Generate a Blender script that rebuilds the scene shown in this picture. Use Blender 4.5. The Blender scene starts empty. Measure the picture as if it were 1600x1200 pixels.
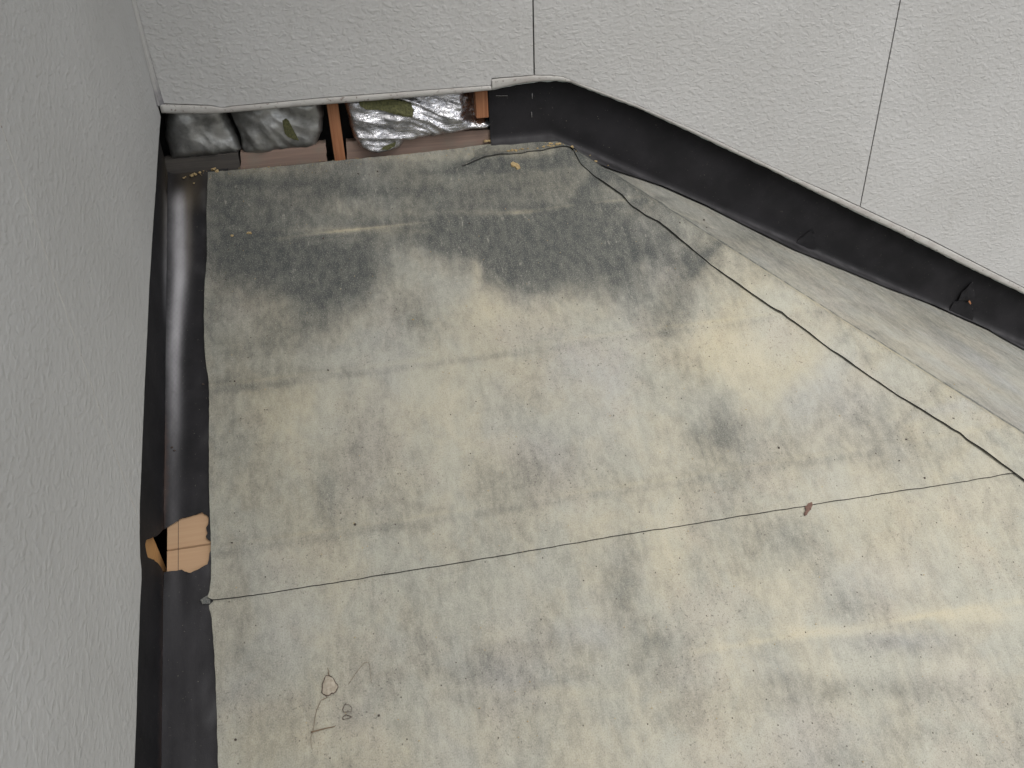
import bpy, bmesh, math, random
import numpy as np
from mathutils import Vector
from mathutils.geometry import delaunay_2d_cdt
SC = bpy.context.scene
COL = SC.collection
rnd = random.Random(7)
R = math.radians

# ------------------------------------------------------------ camera, sky, sun, exposure
cam_d = bpy.data.cameras.new('camera'); cam = bpy.data.objects.new('camera', cam_d); COL.objects.link(cam)
cam.location = (0.4079, -2.0701, 0.6910); cam.rotation_mode = 'XYZ'
cam.rotation_euler = (0.9952, 0.0305, -0.1920)
cam_d.sensor_fit = 'HORIZONTAL'; cam_d.sensor_width = 36.0; cam_d.lens = 1371.1 / 1600 * 36
cam_d.clip_start = 0.02; cam_d.clip_end = 2000
SC.camera = cam
SUN_EL, SUN_AZ = 62.0, 165.0          # azimuth clockwise from +Y seen from above: behind the photographer, a little right
world = bpy.data.worlds.new('World'); SC.world = world; world.use_nodes = True
wn = world.node_tree; wn.nodes.clear()
wo = wn.nodes.new('ShaderNodeOutputWorld'); wb = wn.nodes.new('ShaderNodeBackground')
sky = wn.nodes.new('ShaderNodeTexSky'); sky.sky_type = 'NISHITA'; sky.sun_disc = False
sky.sun_elevation = R(SUN_EL); sky.sun_rotation = R(SUN_AZ); sky.air_density = 1.3; sky.dust_density = 4.0; sky.ozone_density = 1.0
hs = wn.nodes.new('ShaderNodeHueSaturation'); hs.inputs['Saturation'].default_value = 0.45   # a white overcast sky
wn.links.new(sky.outputs[0], hs.inputs['Color']); wn.links.new(hs.outputs[0], wb.inputs['Color'])
wb.inputs['Strength'].default_value = 0.15
wn.links.new(wb.outputs[0], wo.inputs['Surface'])
sun_d = bpy.data.lights.new('sun', 'SUN'); sun = bpy.data.objects.new('sun', sun_d); COL.objects.link(sun)
sun_d.energy = 1.2; sun_d.angle = R(45); sun_d.color = (1.0, 0.985, 0.95)
sdir = Vector((math.sin(R(SUN_AZ)) * math.cos(R(SUN_EL)), math.cos(R(SUN_AZ)) * math.cos(R(SUN_EL)), math.sin(R(SUN_EL))))
sun.rotation_mode = 'QUATERNION'; sun.rotation_quaternion = sdir.to_track_quat('Z', 'Y')
SC.view_settings.view_transform = 'Standard'; SC.view_settings.look = 'None'
SC.view_settings.exposure = 0.24; SC.view_settings.gamma = 1.0; SC.view_settings.use_curve_mapping = False
SC.render.engine = 'CYCLES'

# ------------------------------------------------------------ measured layout, metres
# wall face in y = 0 (x, z); left wall face in x = 0 (y, z); roof outlines in plan (x, y)
P = {
 'roofk': [0.5072,0.8919,0.035,0.0178,-0.5224,0.0246,0.924,-0.0205,0.8478],
 'bead_left_top': [[0.0069,0.1825],[0.0718,0.1744],[0.1121,0.1697],[0.1327,0.1624],[0.1555,0.1647],[0.2368,0.1651],[0.3507,0.1666],[0.4953,0.1657],[0.643,0.1648],[0.7438,0.1635]],
 'bead_left_low': [[0.003,0.1605],[0.0537,0.1548],[0.108,0.1502],[0.2057,0.1492],[0.2767,0.1504],[0.3483,0.1503],[0.4935,0.15],[0.5822,0.1501],[0.672,0.1502],[0.7448,0.1517]],
 'bead_mid_top': [[0.746,0.1793],[0.7944,0.1792],[0.8448,0.179],[0.8862,0.1758],[0.9171,0.1706],[0.9327,0.162]],
 'bead_mid_low': [[0.7463,0.1516],[0.7708,0.1555],[0.7938,0.1588],[0.8245,0.1616],[0.863,0.1623],[0.9016,0.1607],[0.9327,0.1554]],
 'bead_dia_top': [[0.9327,0.162],[0.9799,0.142],[1.0441,0.1144],[1.1099,0.0861],[1.1946,0.0445],[1.2822,0.0017],[1.3731,-0.046],[1.4672,-0.0955],[1.5645,-0.1449],[1.6651,-0.1943],[1.7591,-0.2425],[1.8785,-0.3044],[1.9912,-0.3616],[2.1587,-0.4536],[2.3626,-0.5654]],
 'bead_dia_low': [[0.9327,0.1554],[0.98,0.1346],[1.0444,0.1068],[1.1103,0.0783],[1.1953,0.035],[1.2833,-0.0098],[1.3744,-0.0579],[1.4687,-0.1059],[1.5668,-0.1593],[1.6687,-0.2147],[1.7637,-0.2654],[1.8838,-0.3281],[1.9983,-0.3902],[2.1666,-0.4815],[2.3699,-0.5881]],
 'left_low': [[0.0185,0.1585],[-0.0285,0.1434],[-0.0821,0.1241],[-0.1416,0.1011],[-0.2339,0.064],[-0.3069,0.0372],[-0.3581,0.0174],[-0.4379,-0.0148],[-0.4845,-0.0328],[-0.5807,-0.0761],[-0.6339,-0.0989],[-0.6851,-0.1209],[-0.7446,-0.1482],[-0.8015,-0.1744],[-0.856,-0.1994],[-0.8976,-0.2189],[-0.9354,-0.2401],[-0.9684,-0.2641],[-0.981,-0.2795],[-0.994,-0.2874],[-1.038,-0.3048],[-1.0822,-0.3264],[-1.1258,-0.346],[-1.1826,-0.374],[-1.2454,-0.4028]],
 'up_left': [[0.0695,0.0214],[0.0651,-0.0841],[0.0648,-0.2003],[0.0583,-0.2781],[0.056,-0.3529],[0.0565,-0.4178],[0.0597,-0.46],[0.0642,-0.4947],[0.0634,-0.5477],[0.0622,-0.6238],[0.0615,-0.7431],[0.0626,-0.8105],[0.0618,-0.8589],[0.0593,-0.8795],[0.0558,-0.8904]],
 'up_top': [[0.0695,0.0214],[0.1791,0.0217],[0.253,0.0206],[0.328,0.0223],[0.4188,0.0223],[0.5418,0.0236],[0.6358,0.0265],[0.6993,0.0291]],
 'lap': [[0.0557,-0.8946],[0.1716,-0.8964],[0.2502,-0.8966],[0.4108,-0.897],[0.6005,-0.8966],[0.7974,-0.8939],[1.0136,-0.8941],[1.238,-0.8942],[1.4429,-0.8953],[1.6195,-0.8953]],
 'low_left': [[0.0568,-0.8999],[0.0608,-0.9209],[0.0634,-0.9563],[0.0656,-1.0052],[0.0668,-1.0522],[0.0669,-1.0975],[0.068,-1.1414]],
 'ridge_low': [[0.6595,-0.0351],[0.6893,-0.0253],[0.7257,-0.0152],[0.7857,-0.0154],[0.8343,-0.0112],[0.8753,-0.0071],[0.9157,-0.0068],[0.9431,-0.0137]],
 'hip_edge': [[0.9379,-0.0151],[0.9425,-0.035],[0.9482,-0.0567],[0.9728,-0.0972],[0.9906,-0.1198],[1.0082,-0.1421],[1.0226,-0.1583],[1.0298,-0.1773],[1.0641,-0.2206],[1.0891,-0.2412],[1.1208,-0.2884],[1.1529,-0.3313],[1.1941,-0.3895],[1.2672,-0.4787],[1.3098,-0.523],[1.3677,-0.5984],[1.4643,-0.7093],[1.541,-0.7885],[1.5595,-0.8085],[1.5764,-0.8308],[1.6104,-0.8735],[1.6444,-0.9141]],
 'felt_low': [[0.9493,-0.0338],[0.9965,-0.0404],[1.04,-0.0343],[1.1186,-0.0026],[1.2017,0.0309],[1.2773,0.0351],[1.3969,0.0018],[1.5545,-0.042],[1.7591,-0.0166],[1.9258,-0.0037],[2.1235,0.0366],[2.2292,0.0747],[2.2873,0.0488],[2.3373,-0.0025],[2.4022,-0.0357]],
 'seams': [[-0.1771,-0.1699],[-0.5036,-0.4986],[-0.81,-0.8066],[-1.073,-1.1189]],
 'hole_deck': [[-0.0162,-0.7579],[-0.0026,-0.752],[0.0121,-0.7451],[0.0201,-0.744],[0.0293,-0.7419],[0.0385,-0.7421],[0.0465,-0.7398],[0.0534,-0.7442],[0.059,-0.7519],[0.0577,-0.7631],[0.0531,-0.7669],[0.0563,-0.7786],[0.0529,-0.7848],[0.0584,-0.7912],[0.064,-0.7953],[0.0638,-0.8063],[0.058,-0.8186],[0.0556,-0.8312],[0.0488,-0.8345],[0.0388,-0.8395],[0.0321,-0.8396],[0.0244,-0.8421],[0.0155,-0.8371],[0.01,-0.832],[0.0,-0.8327],[-0.0088,-0.8313],[-0.0165,-0.8323]],
 'hole_wall': [[-0.7326,-0.4071],[-0.7809,-0.3767],[-0.8089,-0.3607],[-0.8328,-0.3435],[-0.8586,-0.3245],[-0.8682,-0.326],[-0.8732,-0.3374],[-0.8764,-0.3478],[-0.8551,-0.3741],[-0.8418,-0.3976],[-0.829,-0.4177],[-0.8159,-0.4385]],
 'tan': [[-0.8322,-0.3405],[-0.797,-0.3724],[-0.7826,-0.477],[-0.8194,-0.4264],[-0.8463,-0.388],[-0.8674,-0.3617]],
 'seam_deck': [-0.7916,-0.7948],
 'chalk_x': [0.003,-0.7483],
 'boardA': [[-0.0277,0.0439],[0.1435,0.0462],[0.1404,0.0001],[-0.0398,-0.0072]],
 'boardB': [[0.1484,0.045],[0.2286,0.0445],[0.2954,0.0437],[0.3472,0.049],[0.344,0.0057],[0.1398,-0.003]],
 'boardC': [[0.3954,0.0478],[0.5468,0.0466],[0.6402,0.0476],[0.73,0.0475],[0.7443,0.0463],[0.7476,0.0127],[0.6925,-0.0014],[0.3903,-0.0019]],
 'stud1': [[0.3625,0.1455],[0.3872,0.1435],[0.3878,0.0035],[0.3599,0.0062]],
 'stud2': [[0.7081,0.1492],[0.7371,0.1469],[0.7394,0.0787],[0.7098,0.0812]],
 'felt_left': [[0.7411,0.1371],[0.7402,0.0311]],
 'batt1': [[0.0098,0.1823],[0.0661,0.1778],[0.128,0.1699],[0.1312,0.1363],[0.1367,0.1063],[0.1463,0.0739],[0.1503,0.0491],[0.1413,0.0407],[0.0794,0.0403],[0.021,0.0396],[-0.0109,0.0396],[-0.0135,0.0897]],
 'batt2': [[0.1356,0.1722],[0.2634,0.1648],[0.3495,0.155],[0.3519,0.1103],[0.342,0.0733],[0.3253,0.0424],[0.3013,0.0337],[0.2413,0.0346],[0.1814,0.0339],[0.1523,0.0366],[0.1538,0.0747],[0.1466,0.1129]],
 'batt3': [[0.4008,0.1585],[0.5577,0.1751],[0.7137,0.163],[0.7329,0.1168],[0.7405,0.078],[0.7428,0.0608],[0.7362,0.0536],[0.6938,0.0542],[0.6513,0.0502],[0.6072,0.0432],[0.5606,0.0412],[0.5326,0.039],[0.5222,0.0275],[0.4968,0.0204],[0.4657,0.017],[0.4435,0.0238],[0.4255,0.0379],[0.4134,0.0621],[0.4091,0.0988]],
 'wool3': [[0.4366,0.1552],[0.495,0.1505],[0.5532,0.137],[0.5605,0.1186],[0.5546,0.1042],[0.5353,0.1073],[0.5091,0.1155],[0.4803,0.1253],[0.4511,0.1292],[0.4376,0.1391]],
 'wool3b': [[0.4724,0.0305],[0.4838,0.0372],[0.5119,0.0439],[0.5078,0.0335],[0.4903,0.0273]],
 'wool2': [[0.2566,0.1136],[0.2658,0.1165],[0.2719,0.1093],[0.2777,0.0908],[0.2828,0.0768],[0.2865,0.0628],[0.2738,0.067],[0.2631,0.074],[0.2571,0.0821],[0.2572,0.1001]],
 'nails': [[0.1102,-0.1897,-0.0962],[0.3175,-0.1855,-0.0941],[0.6494,-0.1849,-0.0938],[0.1143,-0.4974,-0.2523],[0.3006,-0.4992,-0.2532],[0.1001,-0.805,-0.4083],[0.3227,-0.8039,-0.4078],[0.0962,-1.1066,-0.5613],[0.3291,-1.11,-0.563],[-0.0082,-0.6103,-0.3095],[-0.0034,-0.6171,-0.313],[0.0518,-0.4903,-0.2487],[1.4084,-0.8385,-0.4253],[1.4447,-0.878,-0.4453],[1.4428,-0.8003,-0.4059],[1.579,-0.7305,-0.3705],[1.562,-0.7738,-0.3925],[1.2439,-0.139,-0.1704],[1.2235,-0.2055,-0.1614],[1.2878,-0.4061,-0.206],[1.1374,-0.247,-0.1253],[0.9786,-0.0574,-0.0299],[0.4139,-0.0218,-0.011],[0.4595,-0.0196,-0.01],[0.3149,-0.0086,-0.0043],[1.1731,-0.7796,-0.3954]],
 'leaf': [[0.2526,-1.0571,-0.5361],[0.2397,-1.0701,-0.5427],[0.2653,-1.059,-0.5371],[0.2529,-1.0419,-0.5285]],
 'stems': [[[0.2481,-1.0714],[0.2372,-1.0743],[0.2288,-1.0869],[0.2246,-1.1],[0.2203,-1.1147],[0.2165,-1.123],[0.2158,-1.1318],[0.2171,-1.1409]],[[0.217,-1.1168],[0.2285,-1.116],[0.2421,-1.1154],[0.2568,-1.115]],[[0.2847,-1.0583],[0.298,-1.0441],[0.3076,-1.036],[0.3148,-1.0303],[0.3212,-1.0313],[0.3227,-1.0374],[0.3224,-1.0498],[0.323,-1.0633]],[[0.2776,-1.0853],[0.2741,-1.0885],[0.2715,-1.0936],[0.2721,-1.0978],[0.2847,-1.0989],[0.2859,-1.0931],[0.2826,-1.0884],[0.2774,-1.0871]],[[0.2701,-1.1071],[0.2705,-1.1035],[0.276,-1.1017],[0.281,-1.1038],[0.2861,-1.106],[0.2775,-1.1069],[0.2701,-1.1071]]],
 'rust': [[1.1966,-0.8907],[1.1972,-0.8956],[1.1906,-0.9019],[1.1836,-0.9057],[1.1788,-0.9109],[1.1733,-0.9113],[1.1739,-0.9066],[1.1796,-0.9027],[1.1807,-0.8968],[1.1894,-0.892]],
 'chip': [[0.7779,-0.0373],[0.7852,-0.0325],[0.7906,-0.0369],[0.7983,-0.0453],[0.7986,-0.051],[0.7901,-0.0538],[0.7856,-0.0457],[0.7783,-0.043]],
 'crumbs': [[0.0333,0.0165,0.0084,5],[0.0419,0.0191,0.0097,4],[0.0507,0.0236,0.012,4],[0.0594,0.0262,0.0133,3],[0.0812,0.0274,0.0139,6],[0.0913,0.0244,0.0124,5],[0.0189,0.0146,0.0074,4],[0.0375,-0.0055,-0.0028,3],[0.7331,0.0646,0.0328,6],[0.7407,0.0539,0.0273,6],[0.7435,0.0437,0.0222,5],[0.7576,0.0421,0.0214,6],[0.7697,0.0388,0.0197,7],[0.7799,0.0416,0.0211,5],[0.7962,-0.0031,-0.0016,4],[0.788,-0.0041,-0.0021,4],[0.8075,-0.0024,-0.0012,3],[0.8752,0.0133,0.0068,3],[0.882,0.0008,0.0004,4],[0.9018,0.0025,0.0013,6],[0.9085,0.0037,0.0019,6],[0.9166,-0.003,-0.0015,3],[0.9684,0.0325,-0.0223,4],[0.9765,0.038,-0.0264,3],[0.9873,0.0038,-0.0329,3],[0.1195,-0.1564,-0.0793,4],[0.1558,-0.1542,-0.0782,5],[0.16,-0.1563,-0.0793,3],[0.8849,0.0339,0.0172,2],[0.8901,0.0078,0.0039,5],[0.8941,-0.0025,-0.0012,4],[0.8659,0.0007,0.0004,4],[0.813,0.0008,0.0004,4],[0.7799,-0.0051,-0.0026,4],[0.8282,-0.0028,-0.0014,3],[0.852,-0.0036,-0.0018,3],[0.9352,-0.0129,-0.0065,4],[0.9438,-0.0236,-0.012,3],[0.9899,-0.0348,-0.0352,4],[1.0266,-0.0228,-0.054,3],[0.7505,0.0468,0.0238,5],[0.767,0.049,0.0248,4],[0.3282,0.0251,0.0127,3],[0.4185,0.0205,0.0104,3],[0.5415,0.0218,0.011,3],[0.6355,0.0246,0.0125,3],[0.2085,0.0202,0.0102,3],[0.3206,-0.8014,-0.4064,2],[1.3252,-0.7344,-0.3725,3],[1.1346,-0.6959,-0.353,3],[0.4871,-0.4087,-0.2073,3],[0.2683,-0.3655,-0.1854,2]],
 'staples': [[0.7599,0.03,0.1304,0.7878,0.03,0.1281],[0.848,0.03,0.1286,0.8478,0.03,0.1165],[0.8456,0.03,0.0846,0.8462,0.03,0.0721]],
 'flap1': [[1.5897,-0.3561],[1.6086,-0.3291],[1.6413,-0.3058],[1.6542,-0.3362],[1.6615,-0.3683]],
 'flap2': [[2.1678,-0.597],[2.176,-0.5717],[2.1876,-0.5515],[2.1982,-0.5356],[2.2211,-0.5862],[2.2185,-0.608]],
 'flap3': [[2.1409,-0.6423],[2.1568,-0.6044],[2.1768,-0.5981],[2.2085,-0.6111],[2.2273,-0.6314],[2.2388,-0.6644],[2.2399,-0.6919],[2.197,-0.6724]],
 'redbit': [[2.1976,-0.6022],[2.2008,-0.5982],[2.2079,-0.608],[2.2069,-0.6123]],
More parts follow.
